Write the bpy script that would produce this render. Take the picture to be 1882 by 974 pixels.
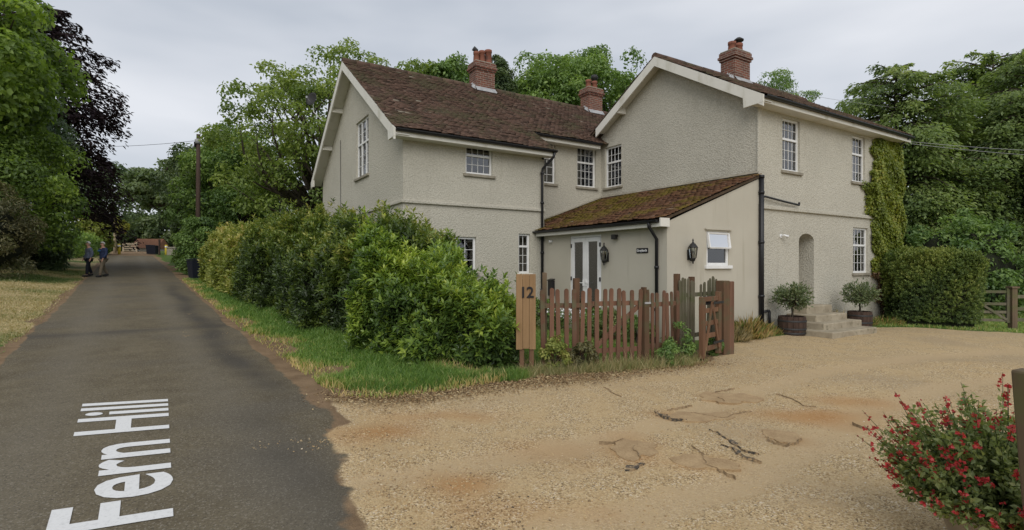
import bpy, bmesh, math, random
import numpy as np
from mathutils import Vector, Matrix
from mathutils.geometry import tessellate_polygon

for o in list(bpy.data.objects): bpy.data.objects.remove(o)
S = bpy.context.scene
COL = S.collection
PI = math.pi
R = math.radians

# ------------------------------------------------------------------ camera, sky, sun, exposure
cd = bpy.data.cameras.new('camera'); cam = bpy.data.objects.new('camera', cd); COL.objects.link(cam)
cam.location = (0, 0, 1.65); cam.rotation_euler = (R(90), 0, 0)
cd.sensor_width = 36; cd.lens = 960 / 1882 * 36; cd.clip_end = 5000; cd.clip_start = 0.05
S.camera = cam
SUN_EL, SUN_AZ = R(38), R(182)          # azimuth measured clockwise from +Y
W = bpy.data.worlds.new('World'); S.world = W; W.use_nodes = True
nt = W.node_tree; nt.nodes.clear()
out = nt.nodes.new('ShaderNodeOutputWorld'); bg = nt.nodes.new('ShaderNodeBackground')
sky = nt.nodes.new('ShaderNodeTexSky'); sky.sky_type = 'NISHITA'; sky.sun_disc = False
sky.sun_elevation = SUN_EL; sky.sun_rotation = SUN_AZ
tc = nt.nodes.new('ShaderNodeTexCoord'); mp = nt.nodes.new('ShaderNodeMapping'); mp.inputs['Scale'].default_value = (1.2, 1.2, 4.2); mp.inputs['Rotation'].default_value = (0, 0, R(150))
n1 = nt.nodes.new('ShaderNodeTexNoise'); n1.inputs['Scale'].default_value = 1.5; n1.inputs['Detail'].default_value = 4; n1.inputs['Roughness'].default_value = .45
rp = nt.nodes.new('ShaderNodeValToRGB')
rp.color_ramp.elements[0].position = .32; rp.color_ramp.elements[0].color = (3.9, 4.25, 4.8, 1)
rp.color_ramp.elements[1].position = .68; rp.color_ramp.elements[1].color = (6.3, 6.45, 6.8, 1)
mx = nt.nodes.new('ShaderNodeMix'); mx.data_type = 'RGBA'; mx.inputs[0].default_value = .93
L = nt.links.new
L(tc.outputs['Generated'], mp.inputs[0]); L(mp.outputs[0], n1.inputs['Vector']); L(n1.outputs[0], rp.inputs[0])
L(sky.outputs[0], mx.inputs[6]); L(rp.outputs[0], mx.inputs[7]); L(mx.outputs[2], bg.inputs[0]); L(bg.outputs[0], out.inputs[0])
bg.inputs[1].default_value = .1
sl = bpy.data.lights.new('sun', 'SUN'); sl.energy = 1.5; sl.angle = R(50); sl.color = (1, .96, .9)
so = bpy.data.objects.new('sun', sl); COL.objects.link(so)
sd = Vector((math.sin(SUN_AZ) * math.cos(SUN_EL), math.cos(SUN_AZ) * math.cos(SUN_EL), math.sin(SUN_EL)))
so.rotation_euler = sd.to_track_quat('Z', 'Y').to_euler()
S.view_settings.view_transform = 'Standard'; S.view_settings.look = 'None'; S.view_settings.gamma = 1
S.view_settings.exposure = 0.38; S.view_settings.use_curve_mapping = False
S.render.engine = 'CYCLES'; S.render.resolution_x = 1024; S.render.resolution_y = 530
S.cycles.max_bounces = 6; S.cycles.transparent_max_bounces = 8

# ------------------------------------------------------------------ materials
M = {}
class N:
    def __init__(s, name, rough=.8, spec=.3):
        m = bpy.data.materials.new(name); m.use_nodes = True; s.m = m; s.t = m.node_tree
        s.b = s.t.nodes['Principled BSDF']; s.b.inputs['Roughness'].default_value = rough
        s.b.inputs['Specular IOR Level'].default_value = spec
        M[name] = m; s.name = name
        s.co = s.n('ShaderNodeTexCoord').outputs['Object']
    def n(s, k): return s.t.nodes.new(k)
    def l(s, a, b): s.t.links.new(a, b)
    def noise(s, scale, detail=3, rough=.55, co=None, stretch=None):
        x = s.n('ShaderNodeTexNoise'); x.inputs['Scale'].default_value = scale; x.inputs['Detail'].default_value = detail
        x.inputs['Roughness'].default_value = rough
        c = co or s.co
        if stretch:
            mp = s.n('ShaderNodeMapping'); mp.inputs['Scale'].default_value = stretch; s.l(c, mp.inputs[0]); c = mp.outputs[0]
        s.l(c, x.inputs['Vector']); return x.outputs[0]
    def voro(s, scale, feature='F1', out=0, co=None):
        x = s.n('ShaderNodeTexVoronoi'); x.inputs['Scale'].default_value = scale; x.feature = feature
        s.l(co or s.co, x.inputs['Vector']); return x.outputs[out]
    def attr(s, name):
        x = s.n('ShaderNodeAttribute'); x.attribute_name = name; return x.outputs['Fac']
    def ramp(s, f, stops):
        x = s.n('ShaderNodeValToRGB'); e = x.color_ramp.elements
        while len(e) < len(stops): e.new(.5)
        for i, (p, c) in enumerate(stops):
            e[i].position = p; e[i].color = tuple(c) + (1,) if len(c) == 3 else c
        s.l(f, x.inputs[0]); return x.outputs[0]
    def step(s, f, a, b):
        x = s.n('ShaderNodeMapRange'); x.inputs[1].default_value = a; x.inputs[2].default_value = b; x.interpolation_type = 'SMOOTHSTEP'
        s.l(f, x.inputs[0]); return x.outputs[0]
    def mix(s, f, a, b, mode='MIX'):
        x = s.n('ShaderNodeMix'); x.data_type = 'RGBA'; x.blend_type = mode
        for v, i in ((f, 0), (a, 6), (b, 7)):
            if isinstance(v, (int, float)): x.inputs[i].default_value = v
            elif isinstance(v, tuple): x.inputs[i].default_value = v + (1,)
            else: s.l(v, x.inputs[i])
        return x.outputs[2]
    def math(s, op, a, b=0.0, c=None):
        x = s.n('ShaderNodeMath'); x.operation = op
        for v, i in ((a, 0), (b, 1), (c, 2)):
            if v is None: continue
            if isinstance(v, (int, float)): x.inputs[i].default_value = v
            else: s.l(v, x.inputs[i])
        return x.outputs[0]
    def col(s, c):
        if isinstance(c, tuple): s.b.inputs['Base Color'].default_value = c + (1,)
        else: s.l(c, s.b.inputs['Base Color'])
    def bump(s, h, strength=.5, dist=.02):
        x = s.n('ShaderNodeBump'); x.inputs['Strength'].default_value = strength; x.inputs['Distance'].default_value = dist
        s.l(h, x.inputs['Height']); s.l(x.outputs[0], s.b.inputs['Normal'])

def sepz(q):
    x = q.n('ShaderNodeSeparateXYZ'); q.l(q.co, x.inputs[0]); return x.outputs[2]

# painted roughcast: lumpy, with damp streaks
q = N('roughcast', .9, .2)
big = q.noise(.7, 4, .6); streak = q.noise(1.6, 4, .6, stretch=(2.5, 2.5, .22)); fine = q.noise(26, 3)
c = q.ramp(big, [(.25, (.44, .418, .352)), (.7, (.51, .485, .412))])
c = q.mix(q.math('MULTIPLY', q.step(streak, .56, .85), .55), c, (.33, .30, .245))
c = q.mix(q.math('MULTIPLY', q.step(fine, .30, .48), -1.0), c, c)
lum = q.voro(31, 'SMOOTH_F1'); pits = q.step(lum, .22, .62)
c = q.mix(q.math('MULTIPLY', pits, .28), c, (.22, .205, .165))
damp = q.math('MULTIPLY', q.step(sepz(q), .75, .0), q.step(q.noise(3, 4), .35, .7))
c = q.mix(q.math('MULTIPLY', damp, .55), c, (.20, .19, .13))
q.col(c); q.bump(q.math('ADD', q.math('MULTIPLY', lum, -1.0), q.math('MULTIPLY', fine, .6)), .60, .022)
q = N('smooth_render', .85, .2)
c = q.ramp(q.noise(.9, 4), [(.3, (.425, .395, .325)), (.7, (.475, .445, .37))])
c = q.mix(q.step(q.noise(1.5, 4, .6, stretch=(3, 3, .25)), .56, .8), c, (.36, .33, .26))
damp = q.math('MULTIPLY', q.step(sepz(q), .7, .0), q.step(q.noise(3, 4), .35, .7))
c = q.mix(q.math('MULTIPLY', damp, .5), c, (.24, .23, .15))
q.col(c); q.bump(q.noise(40, 3), .12, .01)
q = N('white_frame', .35, .5); q.col(q.ramp(q.noise(3, 3), [(.3, (.66, .66, .65)), (.7, (.78, .78, .77))]))
q = N('cream_paint', .5, .4); q.col(q.mix(q.step(q.noise(2.2, 4, .6, stretch=(1, 1, .4)), .5, .8), (.66, .64, .58), (.46, .44, .36)))
q = N('black_plastic', .4, .4); q.col((.012, .012, .014))
q = N('sill_stone', .85); q.col(q.ramp(q.noise(6, 4), [(.3, (.20, .18, .14)), (.7, (.33, .30, .24))]))
q = N('lead', .6, .5); q.col(q.ramp(q.noise(5, 3), [(.3, (.25, .26, .27)), (.7, (.42, .42, .42))]))
q = N('terracotta', .85); q.col(q.mix(q.step(q.noise(5, 4), .5, .75), (.22, .085, .055), (.10, .055, .045)))
q = N('cloth_curtain', .9); q.col((.78, .78, .77))
q = N('dark_room', .9); q.col((.05, .047, .042))
q = N('floor_lino', .8); q.col((.12, .1, .08))
# window glass: mostly see-through, mirrors the sky at its real Fresnel share
q = N('glass', .02); g = q.n('ShaderNodeBsdfGlossy'); g.inputs['Roughness'].default_value = .015
tr = q.n('ShaderNodeBsdfTransparent'); tr.inputs[0].default_value = (.82, .86, .85, 1)
fr = q.n('ShaderNodeFresnel'); fr.inputs[0].default_value = 2.5
wv = q.n('ShaderNodeBump'); wv.inputs['Strength'].default_value = .05; wv.inputs['Distance'].default_value = .02; q.l(q.noise(3, 2), wv.inputs['Height']); q.l(wv.outputs[0], g.inputs['Normal'])
ms = q.n('ShaderNodeMixShader'); q.l(fr.outputs[0], ms.inputs[0]); q.l(tr.outputs[0], ms.inputs[1]); q.l(g.outputs[0], ms.inputs[2])
q.l(ms.outputs[0], q.t.nodes['Material Output'].inputs[0])
# plain clay tiles: colour per tile, lichen and moss
def tilemat(name, lo, hi, moss, mossamt, mscale):
    q = N(name, .9, .15)
    a = q.attr('tint'); c = q.ramp(a, [(0, lo), (.55, hi), (.93, tuple(x * 1.25 for x in hi)), (1, (.28, .25, .2))])
    c = q.mix(q.step(q.noise(9, 4, .7), .58, .75), c, (.20, .18, .14))
    c = q.mix(q.math('MULTIPLY', q.step(q.noise(mscale, 4, .65), mossamt, mossamt + .16), q.step(q.noise(14, 3), .3, .55)), c, moss)
    q.col(c); q.bump(q.noise(35, 3), .4, .01)
tilemat('roof_tile', (.046, .032, .025), (.112, .070, .053), (.085, .076, .044), .48, .9)
tilemat('mossy_tile', (.060, .032, .020), (.135, .070, .040), (.135, .105, .020), .44, .75)
# brick
q = N('brick', .9)
bt = q.n('ShaderNodeTexBrick'); bt.inputs['Scale'].default_value = 1; bt.inputs['Brick Width'].default_value = .225; bt.inputs['Row Height'].default_value = .075
bt.inputs['Mortar Size'].default_value = .009; bt.inputs['Color1'].default_value = (.21, .078, .05, 1); bt.inputs['Color2'].default_value = (.12, .05, .036, 1); bt.inputs['Mortar'].default_value = (.26, .22, .18, 1)
sx = q.n('ShaderNodeSeparateXYZ'); q.l(q.co, sx.inputs[0]); cx = q.n('ShaderNodeCombineXYZ')
q.l(q.math('ADD', sx.outputs[0], sx.outputs[1]), cx.inputs[0]); q.l(sx.outputs[2], cx.inputs[1]); q.l(cx.outputs[0], bt.inputs['Vector'])
q.col(q.mix(q.step(q.noise(4, 4), .5, .8), bt.outputs[0], (.09, .06, .05))); q.bump(q.math('MULTIPLY', bt.outputs[1], -1.0), .6, .012)
# timber
def timber(name, c1, c2, algae, amt, rough=.85):
    q = N(name, rough)
    g = q.noise(14, 4, .6, stretch=(1, 1, .08)); oi = q.n('ShaderNodeObjectInfo').outputs['Random']
    c = q.ramp(g, [(.3, c1), (.7, c2)])
    c = q.mix(q.math('MULTIPLY', oi, .45), c, tuple(x * .45 for x in c1))
    c = q.mix(q.step(q.math('ADD', q.noise(3.5, 4), q.math('MULTIPLY', oi, .12)), amt, amt + .2), c, algae)
    q.col(c); q.bump(g, .4, .006)
timber('fence_wood', (.120, .058, .036), (.215, .115, .072), (.105, .098, .055), .56)
timber('post_wood', (.105, .060, .034), (.170, .095, .052), (.085, .080, .040), .58)
timber('gate_wood', (.150, .075, .040), (.240, .130, .072), (.10, .09, .05), .60)
timber('board_wood', (.25, .150, .070), (.36, .225, .112), (.20, .13, .065), .68, .7)
timber('grey_wood', (.11, .095, .062), (.20, .18, .125), (.10, .105, .05), .52)
timber('old_post', (.115, .080, .050), (.21, .15, .095), (.11, .10, .045), .54)
timber('barrel_wood', (.040, .024, .018), (.085, .052, .038), (.05, .045, .03), .6)
timber('pole_wood', (.055, .034, .026), (.085, .055, .042), (.05, .04, .03), .7)
q = N('iron', .6, .4); q.col((.02, .019, .018))
q = N('bark', .95); q.col(q.ramp(q.noise(6, 4, .6, stretch=(1, 1, .25)), [(.3, (.030, .024, .017)), (.7, (.085, .070, .050))])); q.bump(q.noise(12, 4, .6, stretch=(1, 1, .3)), .6, .03)
q = N('stone_step', .9); c = q.ramp(q.noise(3, 5, .65), [(.3, (.24, .20, .14)), (.7, (.40, .35, .26))])
q.col(q.mix(q.step(q.noise(8, 4), .55, .75), c, (.17, .15, .10))); q.bump(q.noise(25, 4), .3, .01)
q = N('bin_plastic', .45); q.col((.012, .014, .022))
q = N('road_paint', .8); q.col(q.ramp(q.noise(40, 4, .7), [(.25, (.50, .50, .49)), (.5, (.66, .66, .65))]))
q = N('skin', .6); q.col((.42, .24, .17))
q = N('grey_hair', .8); q.col((.48, .46, .43))
q = N('grey_coat', .85); q.col(q.ramp(q.noise(14, 3), [(.3, (.075, .09, .13)), (.7, (.13, .15, .20))]))
q = N('navy_coat', .8); q.col(q.ramp(q.noise(14, 3), [(.3, (.014, .022, .06)), (.7, (.03, .045, .10))]))
q = N('light_blue', .8); q.col((.05, .16, .36))
q = N('dark_trousers', .9); q.col((.012, .013, .02))
q = N('khaki_trousers', .9); q.col((.16, .13, .09))
q = N('yellow_paint', .6); q.col((.55, .42, .04))
q = N('pale_wood', .8); q.col(q.ramp(q.noise(6, 3), [(.3, (.28, .22, .15)), (.7, (.42, .35, .25))]))
q = N('orange_tile', .9); q.col(q.ramp(q.noise(6, 3), [(.3, (.20, .09, .05)), (.7, (.29, .14, .08))]))
q = N('plaque', .5); q.col((.012, .011, .013))
q = N('enamel_white', .4); q.col((.75, .75, .75))
q = N('tarmac_shard', .9); q.col(q.mix(q.step(q.noise(17, 4, .7), .46, .58), q.ramp(q.noise(60, 4), [(.3, (.035, .031, .027)), (.7, (.12, .10, .075))]), q.ramp(q.noise(70, 3), [(.3, (.24, .16, .085)), (.7, (.42, .31, .18))]))); q.bump(q.noise(60, 3), .6, .01)
q = N('gravel_crack', .95); q.col(q.ramp(q.noise(25, 4), [(.3, (.15, .105, .06)), (.7, (.38, .28, .165))]))
q = N('bare_patch', .95); q.col(q.ramp(q.math('ADD', q.math('MULTIPLY', q.noise(6, 4), .5), q.math('MULTIPLY', q.noise(60, 3), .5)), [(.35, (.25, .165, .085)), (.65, (.42, .30, .165))])); q.bump(q.noise(70, 3), .4, .008)
q = N('soil', 1.0); q.col(q.ramp(q.noise(7, 4), [(.3, (.05, .034, .02)), (.7, (.10, .07, .045))]))
q = N('ceramic', .6); q.col(q.ramp(q.noise(5, 4), [(.3, (.24, .20, .15)), (.7, (.36, .31, .24))]))
q = N('pebble', .85)
q.col(q.ramp(q.attr('tint'), [(0, (.12, .09, .06)), (.2, (.30, .20, .10)), (.5, (.48, .345, .178)), (.8, (.58, .455, .27)), (1, (.66, .60, .50))]))
q = N('litter', .9)
q.col(q.ramp(q.attr('tint'), [(0, (.08, .05, .025)), (.5, (.24, .15, .07)), (1, (.46, .36, .20))]))

LB = 2.55
def leafmat(name, cols, trans=.35, rough=.45, spec=.35, tcol=1.6):
    q = N(name, rough, spec)
    kb = dict(laurel_leaf=1.4, hornbeam_leaf=1.5, grass_blade=1.45, mid_leaf=1.3, hedge_leaf=1.2, yew_leaf=1.15, dark_leaf=1.25).get(name, 1.0) * LB
    cols = [(x[0] * kb * 1.18, x[1] * kb, x[2] * kb * 1.12) for x in cols] if name not in ('petal', 'dry_grass', 'copper_leaf') else cols
    a = q.attr('tint'); c = q.ramp(a, [(i / (len(cols) - 1), x) for i, x in enumerate(cols)])
    q.col(c); t = q.n('ShaderNodeBsdfTranslucent')
    mc = q.mix(1.0, c, (tcol, tcol * 1.05, tcol * .5), 'MULTIPLY'); q.l(mc, t.inputs[0])
    ms = q.n('ShaderNodeMixShader'); ms.inputs[0].default_value = trans
    q.l(q.b.outputs[0], ms.inputs[1]); q.l(t.outputs[0], ms.inputs[2]); q.l(ms.outputs[0], q.t.nodes['Material Output'].inputs[0])
leafmat('laurel_leaf', [(.010, .020, .006), (.024, .048, .010), (.058, .095, .014), (.11, .145, .024)], .3, .38, .45)
leafmat('hedge_leaf', [(.008, .015, .005), (.018, .033, .009), (.042, .068, .012), (.10, .115, .028)], .3, .4, .45)
leafmat('far_hedge_leaf', [(.030, .045, .012), (.060, .085, .018), (.10, .125, .028), (.17, .16, .06)], .3, .5)
leafmat('sycamore_leaf', [(.022, .042, .012), (.045, .080, .018), (.075, .125, .02), (.12, .18, .03)], .4)
leafmat('holly_leaf', [(.018, .036, .018), (.036, .066, .030), (.060, .095, .045), (.10, .135, .075)], .25, .35, .5)
leafmat('copper_leaf', [(.010, .007, .009), (.022, .014, .018), (.038, .022, .026), (.050, .040, .034)], .25, .7, .15, tcol=1.1)
leafmat('brown_conifer', [(.016, .022, .009), (.032, .038, .015), (.050, .052, .020), (.045, .062, .018)], .2)
leafmat('oak_leaf', [(.022, .042, .012), (.043, .074, .017), (.070, .108, .022), (.105, .145, .034)], .4)
leafmat('mid_leaf', [(.014, .032, .010), (.030, .058, .016), (.050, .088, .022), (.075, .115, .03)], .35)
leafmat('dark_leaf', [(.010, .020, .009), (.020, .036, .014), (.034, .055, .020), (.05, .07, .03)], .3)
leafmat('yew_leaf', [(.012, .024, .008), (.026, .046, .012), (.050, .078, .016), (.09, .115, .03)], .25)
leafmat('hornbeam_leaf', [(.013, .025, .010), (.028, .047, .016), (.048, .074, .022), (.075, .10, .034)], .4)
leafmat('bright_leaf', [(.025, .045, .010), (.050, .075, .014), (.080, .10, .018), (.12, .12, .025)], .4)
leafmat('ivy_leaf', [(.026, .042, .008), (.050, .074, .012), (.078, .105, .016), (.115, .115, .022)], .3)
leafmat('ivy_dry', [(.035, .024, .012), (.055, .04, .02), (.07, .055, .028), (.05, .055, .02)], .2)
leafmat('bay_leaf', [(.018, .032, .014), (.036, .058, .024), (.060, .085, .038), (.09, .11, .055)], .25)
leafmat('salvia_leaf', [(.022, .036, .013), (.044, .068, .022), (.076, .105, .036), (.115, .14, .058)], .4)
leafmat('petal', [(.22, .018, .022), (.40, .030, .040), (.50, .055, .060), (.56, .12, .12)], .4, tcol=1.2)
leafmat('grass_blade', [(.014, .034, .006), (.028, .060, .011), (.050, .084, .018), (.13, .115, .05)], .35)
leafmat('dry_grass', [(.14, .20, .06), (.33, .295, .135), (.48, .39, .21), (.58, .49, .30)], .3, tcol=1.1)
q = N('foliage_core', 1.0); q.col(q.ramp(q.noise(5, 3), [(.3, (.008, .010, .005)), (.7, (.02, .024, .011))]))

# ground: one continuous blend of tarmac, gravel, earth and turf, driven by where each lies
q = N('ground_blend', .95, .15)
n_edge = q.noise(5, 5, .65); n_big = q.noise(.6, 4); n_mid = q.noise(2.4, 5, .6); n_fine = q.noise(45, 3, .7)
def edge(nm, amp=.55):
    return q.step(q.math('ADD', q.attr(nm), q.math('MULTIPLY', q.math('SUBTRACT', n_edge, .5), amp)), .38, .62)
vo = q.voro(95, out=1); hs = q.n('ShaderNodeSeparateColor'); q.l(vo, hs.inputs[0])
stone = q.ramp(hs.outputs[0], [(0, (.13, .095, .056)), (.25, (.34, .240, .126)), (.6, (.52, .390, .215)), (.9, (.61, .485, .305)), (1, (.70, .62, .50))])
stone = q.mix(q.math('MULTIPLY', q.step(n_mid, .42, .62), .75), stone, q.mix(n_fine, (.42, .300, .155), (.57, .430, .245)))
stone = q.mix(q.math('MULTIPLY', q.step(n_big, .5, .68), .45), stone, (.34, .265, .175))
stone = q.mix(q.math('MULTIPLY', q.step(q.math('ADD', q.attr('m_track'), q.math('MULTIPLY', q.math('SUBTRACT', n_mid, .5), .9)), .30, .75), .7), stone, q.mix(n_fine, (.42, .305, .170), (.54, .41, .25)))
stone = q.mix(q.math('MULTIPLY', q.attr('m_sand'), .95), stone, q.mix(n_fine, (.26, .125, .042), (.42, .225, .085)))
grass = q.ramp(n_mid, [(.25, (.045, .090, .018)), (.5, (.08, .13, .028)), (.75, (.13, .155, .04))])
dry = q.ramp(n_mid, [(.25, (.19, .19, .07)), (.5, (.38, .30, .15)), (.75, (.50, .39, .22))])
turf = q.mix(edge('m_dry', .9), grass, dry)
earth = q.ramp(q.math('ADD', q.math('MULTIPLY', n_mid, .6), q.math('MULTIPLY', n_fine, .4)), [(.3, (.125, .082, .047)), (.5, (.215, .145, .085)), (.7, (.30, .21, .125))])
tar = q.ramp(q.math('ADD', q.math('MULTIPLY', n_fine, .5), q.math('MULTIPLY', n_mid, .5)), [(.3, (.078, .062, .039)), (.5, (.126, .104, .066)), (.7, (.186, .156, .102))])
tar = q.mix(q.math('MULTIPLY', q.step(n_big, .48, .66), .5), tar, (.082, .073, .061))
tar = q.mix(q.math('MULTIPLY', q.attr('m_worn'), .75), tar, q.mix(n_fine, (.118, .102, .074), (.190, .167, .126)))
tar = q.mix(q.math('MULTIPLY', q.step(hs.outputs[1], .80, .95), .55), tar, (.26, .235, .19))
tar = q.mix(q.math('MULTIPLY', q.step(hs.outputs[2], .82, .95), .5), tar, (.04, .037, .032))
tar = q.mix(q.math('MULTIPLY', q.attr('m_damp'), .7), tar, (.052, .049, .045))
c = q.mix(edge('m_earth'), turf, earth)
c = q.mix(edge('m_gravel'), c, stone)
c = q.mix(edge('m_road', .75), c, tar)
q.col(c)
hg = q.math('MULTIPLY', q.math('MULTIPLY', q.voro(95), -1.0), q.math('SUBTRACT', 1.0, q.math('MULTIPLY', q.attr('m_sand'), .7)))
hr = q.math('MULTIPLY', q.noise(110, 2), .45)
h = q.n('ShaderNodeMix'); q.l(q.attr('m_road'), h.inputs[0]); q.l(hg, h.inputs[2]); q.l(hr, h.inputs[3])
q.bump(h.outputs[0], .6, .02)

# ------------------------------------------------------------------ mesh helpers
def npmesh(name, V, F, tint=None, smooth=False):
    V = np.ascontiguousarray(V, np.float32); F = np.ascontiguousarray(F, np.int32)
    me = bpy.data.meshes.new(name); k = F.shape[1]
    me.vertices.add(len(V)); me.vertices.foreach_set('co', V.ravel())
    me.loops.add(F.size); me.loops.foreach_set('vertex_index', F.ravel())
    me.polygons.add(len(F)); me.polygons.foreach_set('loop_start', np.arange(0, F.size, k, dtype=np.int32))
    if smooth: me.polygons.foreach_set('use_smooth', np.ones(len(F), bool))
    me.update(calc_edges=True)
    if tint is not None:
        a = me.attributes.new('tint', 'FLOAT', 'POINT'); a.data.foreach_set('value', np.ascontiguousarray(tint, np.float32))
    return me
def link(name, me, mat, parent=None, loc=None):
    o = bpy.data.objects.new(name, me); COL.objects.link(o)
    if mat and me is not None and not me.materials: me.materials.append(M[mat])
    if parent: o.parent = parent
    if loc is not None: o.location = loc
    return o
def tag(o, label=None, cat=None, group=None, kind=None):
    if label: o['label'] = label
    if cat: o['category'] = cat
    if group: o['group'] = group
    if kind: o['kind'] = kind
    return o
def empty(name, loc, rz=0, label=None, cat=None, group=None):
    o = bpy.data.objects.new(name, None); COL.objects.link(o); o.location = loc; o.rotation_euler = (0, 0, rz)
    return tag(o, label, cat, group)

class MB:
    def __init__(s): s.v = []; s.f = []; s.sm = []
    def add(s, vs, fs, smooth=False):
        k = len(s.v); s.v += [tuple(x) for x in vs]; s.f += [tuple(i + k for i in f) for f in fs]; s.sm += [smooth] * len(fs); return s
    def box(s, x0, x1, y0, y1, z0, z1, m=None, bev=0):
        vs = [(x, y, z) for z in (z0, z1) for y in (y0, y1) for x in (x0, x1)]
        if m is not None: vs = [m @ Vector(v) for v in vs]
        return s.add(vs, [(0, 2, 3, 1), (4, 5, 7, 6), (0, 1, 5, 4), (2, 6, 7, 3), (0, 4, 6, 2), (1, 3, 7, 5)])
    def bar(s, p, q, w, h, up=(0, 0, 1)):
        p = Vector(p); q = Vector(q); d = (q - p); ln = d.length; d.normalize(); up = Vector(up)
        sd_ = d.cross(up)
        if sd_.length < 1e-4: sd_ = Vector((1, 0, 0))
        sd_.normalize(); u2 = sd_.cross(d)
        vs = []
        for e in (p, q):
            for a, b in ((-1, -1), (1, -1), (1, 1), (-1, 1)): vs.append(e + sd_ * a * w / 2 + u2 * b * h / 2)
        return s.add(vs, [(0, 3, 2, 1), (4, 5, 6, 7), (0, 1, 5, 4), (1, 2, 6, 5), (2, 3, 7, 6), (3, 0, 4, 7)])
    def tube(s, pts, rad, n=8, cap=True, smooth=True):
        pts = [Vector(p) for p in pts]; k = len(s.v); m = len(pts)
        if not hasattr(rad, '__len__'): rad = [rad] * m
        prev = None
        for i, p in enumerate(pts):
            d = (pts[min(i + 1, m - 1)] - pts[max(i - 1, 0)]).normalized()
            if prev is None: a = d.cross(Vector((0, 0, 1)) if abs(d.z) < .9 else Vector((1, 0, 0))).normalized()
            else: a = (prev - d * prev.dot(d)).normalized()
            prev = a; b = d.cross(a)
            for j in range(n):
                t = 2 * PI * j / n; s.v.append(tuple(p + (a * math.cos(t) + b * math.sin(t)) * rad[i]))
        for i in range(m - 1):
            for j in range(n):
                j2 = (j + 1) % n; s.f.append((k + i * n + j, k + i * n + j2, k + (i + 1) * n + j2, k + (i + 1) * n + j)); s.sm.append(smooth)
        if cap:
            s.f.append(tuple(k + j for j in range(n))[::-1]); s.f.append(tuple(k + (m - 1) * n + j for j in range(n))); s.sm += [False, False]
        return s
    def lathe(s, prof, n=16, c=(0, 0, 0), smooth=True, capb=True, capt=True):
        k = len(s.v); m = len(prof)
        for r, z in prof:
            for j in range(n):
                t = 2 * PI * j / n; s.v.append((c[0] + r * math.cos(t), c[1] + r * math.sin(t), c[2] + z))
        for i in range(m - 1):
            for j in range(n):
                j2 = (j + 1) % n; s.f.append((k + i * n + j, k + i * n + j2, k + (i + 1) * n + j2, k + (i + 1) * n + j)); s.sm.append(smooth)
        if capb: s.f.append(tuple(k + j for j in range(n))[::-1]); s.sm.append(False)
        if capt: s.f.append(tuple(k + (m - 1) * n + j for j in range(n))); s.sm.append(False)
        return s
    def prism(s, poly, ex):
        n = len(poly); ex = Vector(ex); p = [Vector(x) for x in poly]
        return s.add(p + [x + ex for x in p], [tuple(range(n))[::-1], tuple(range(n, 2 * n))] + [(i, (i + 1) % n, n + (i + 1) % n, n + i) for i in range(n)])
    def mesh(s, name):
        me = bpy.data.meshes.new(name); me.from_pydata(s.v, [], s.f); me.polygons.foreach_set('use_smooth', s.sm)
        bm = bmesh.new(); bm.from_mesh(me); bmesh.ops.recalc_face_normals(bm, faces=bm.faces); bm.to_mesh(me); bm.free(); me.update(); return me
    def build(s, name, mat, parent=None, loc=None, bev=0):
        o = link(name, s.mesh(name), mat, parent, loc)
        if bev:
            b = o.modifiers.new('bevel', 'BEVEL'); b.width = bev; b.segments = 2; b.limit_method = 'ANGLE'
        return o

rng = np.random.default_rng(7); random.seed(7)
def vnoise(x, y, seed=0, per=1.0):
    x = np.asarray(x, float) / per; y = np.asarray(y, float) / per
    tab = np.random.default_rng(seed).random((64, 64)); xi = np.floor(x).astype(int); yi = np.floor(y).astype(int)
    fx = x - xi; fy = y - yi; fx = fx * fx * (3 - 2 * fx); fy = fy * fy * (3 - 2 * fy)
    g = lambda a, b: tab[a % 64, b % 64]
    return (g(xi, yi) * (1 - fx) + g(xi + 1, yi) * fx) * (1 - fy) + (g(xi, yi + 1) * (1 - fx) + g(xi + 1, yi + 1) * fx) * fy
def sstep(x, a, b):
    t = np.clip((x - a) / (b - a), 0, 1); return t * t * (3 - 2 * t)

# ------------------------------------------------------------------ terrain
RU = np.array([-.592, .806]); RV = np.array([.806, .592])     # along the lane, across it
def uv(x, y): return x * RU[0] + y * RU[1], x * RV[0] + y * RV[1]
def xy(u, v): return u * RU[0] + v * RV[0], u * RU[1] + v * RV[1]
def ground_z(x, y):
    x = np.asarray(x, float); y = np.asarray(y, float); u, v = uv(x, y)
    sp = lambda t, k: np.logaddexp(0, t / k) * k
    rise = .045 * (sp(u - 10, 2.0) - sp(u - 95, 6))
    w = 1 - sstep(v, 3.6, 8.5) * (1 - sstep(u, 30, 45))
    fall = -.05 * sstep(x, 8, 18) * np.clip(x - 8, 0, 10) * sstep(-u, -14, -4)
    bank = .22 * sstep(-v, 2.2, 4.2) * (1 - sstep(-v, 12, 20)) + .10 * sstep(v, 2.4, 3.6) * sstep(u, 7.2, 9) * (1 - sstep(v, 4.5, 6))
    camber = -.025 * np.clip(np.abs(v - .2) / 1.8, 0, 1) ** 2 * 0
    return rise * w + fall + bank * sstep(u, 3, 8) + camber
def gz(x, y): return float(ground_z(x, y))
C1 = np.array([5.96, 12.66]); TH = math.atan2(.527, .850)
AV = np.array([math.cos(TH), math.sin(TH)]); BV = np.array([-AV[1], AV[0]])
def ab(a, b): p = C1 + a * AV + b * BV; return float(p[0]), float(p[1])

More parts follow.
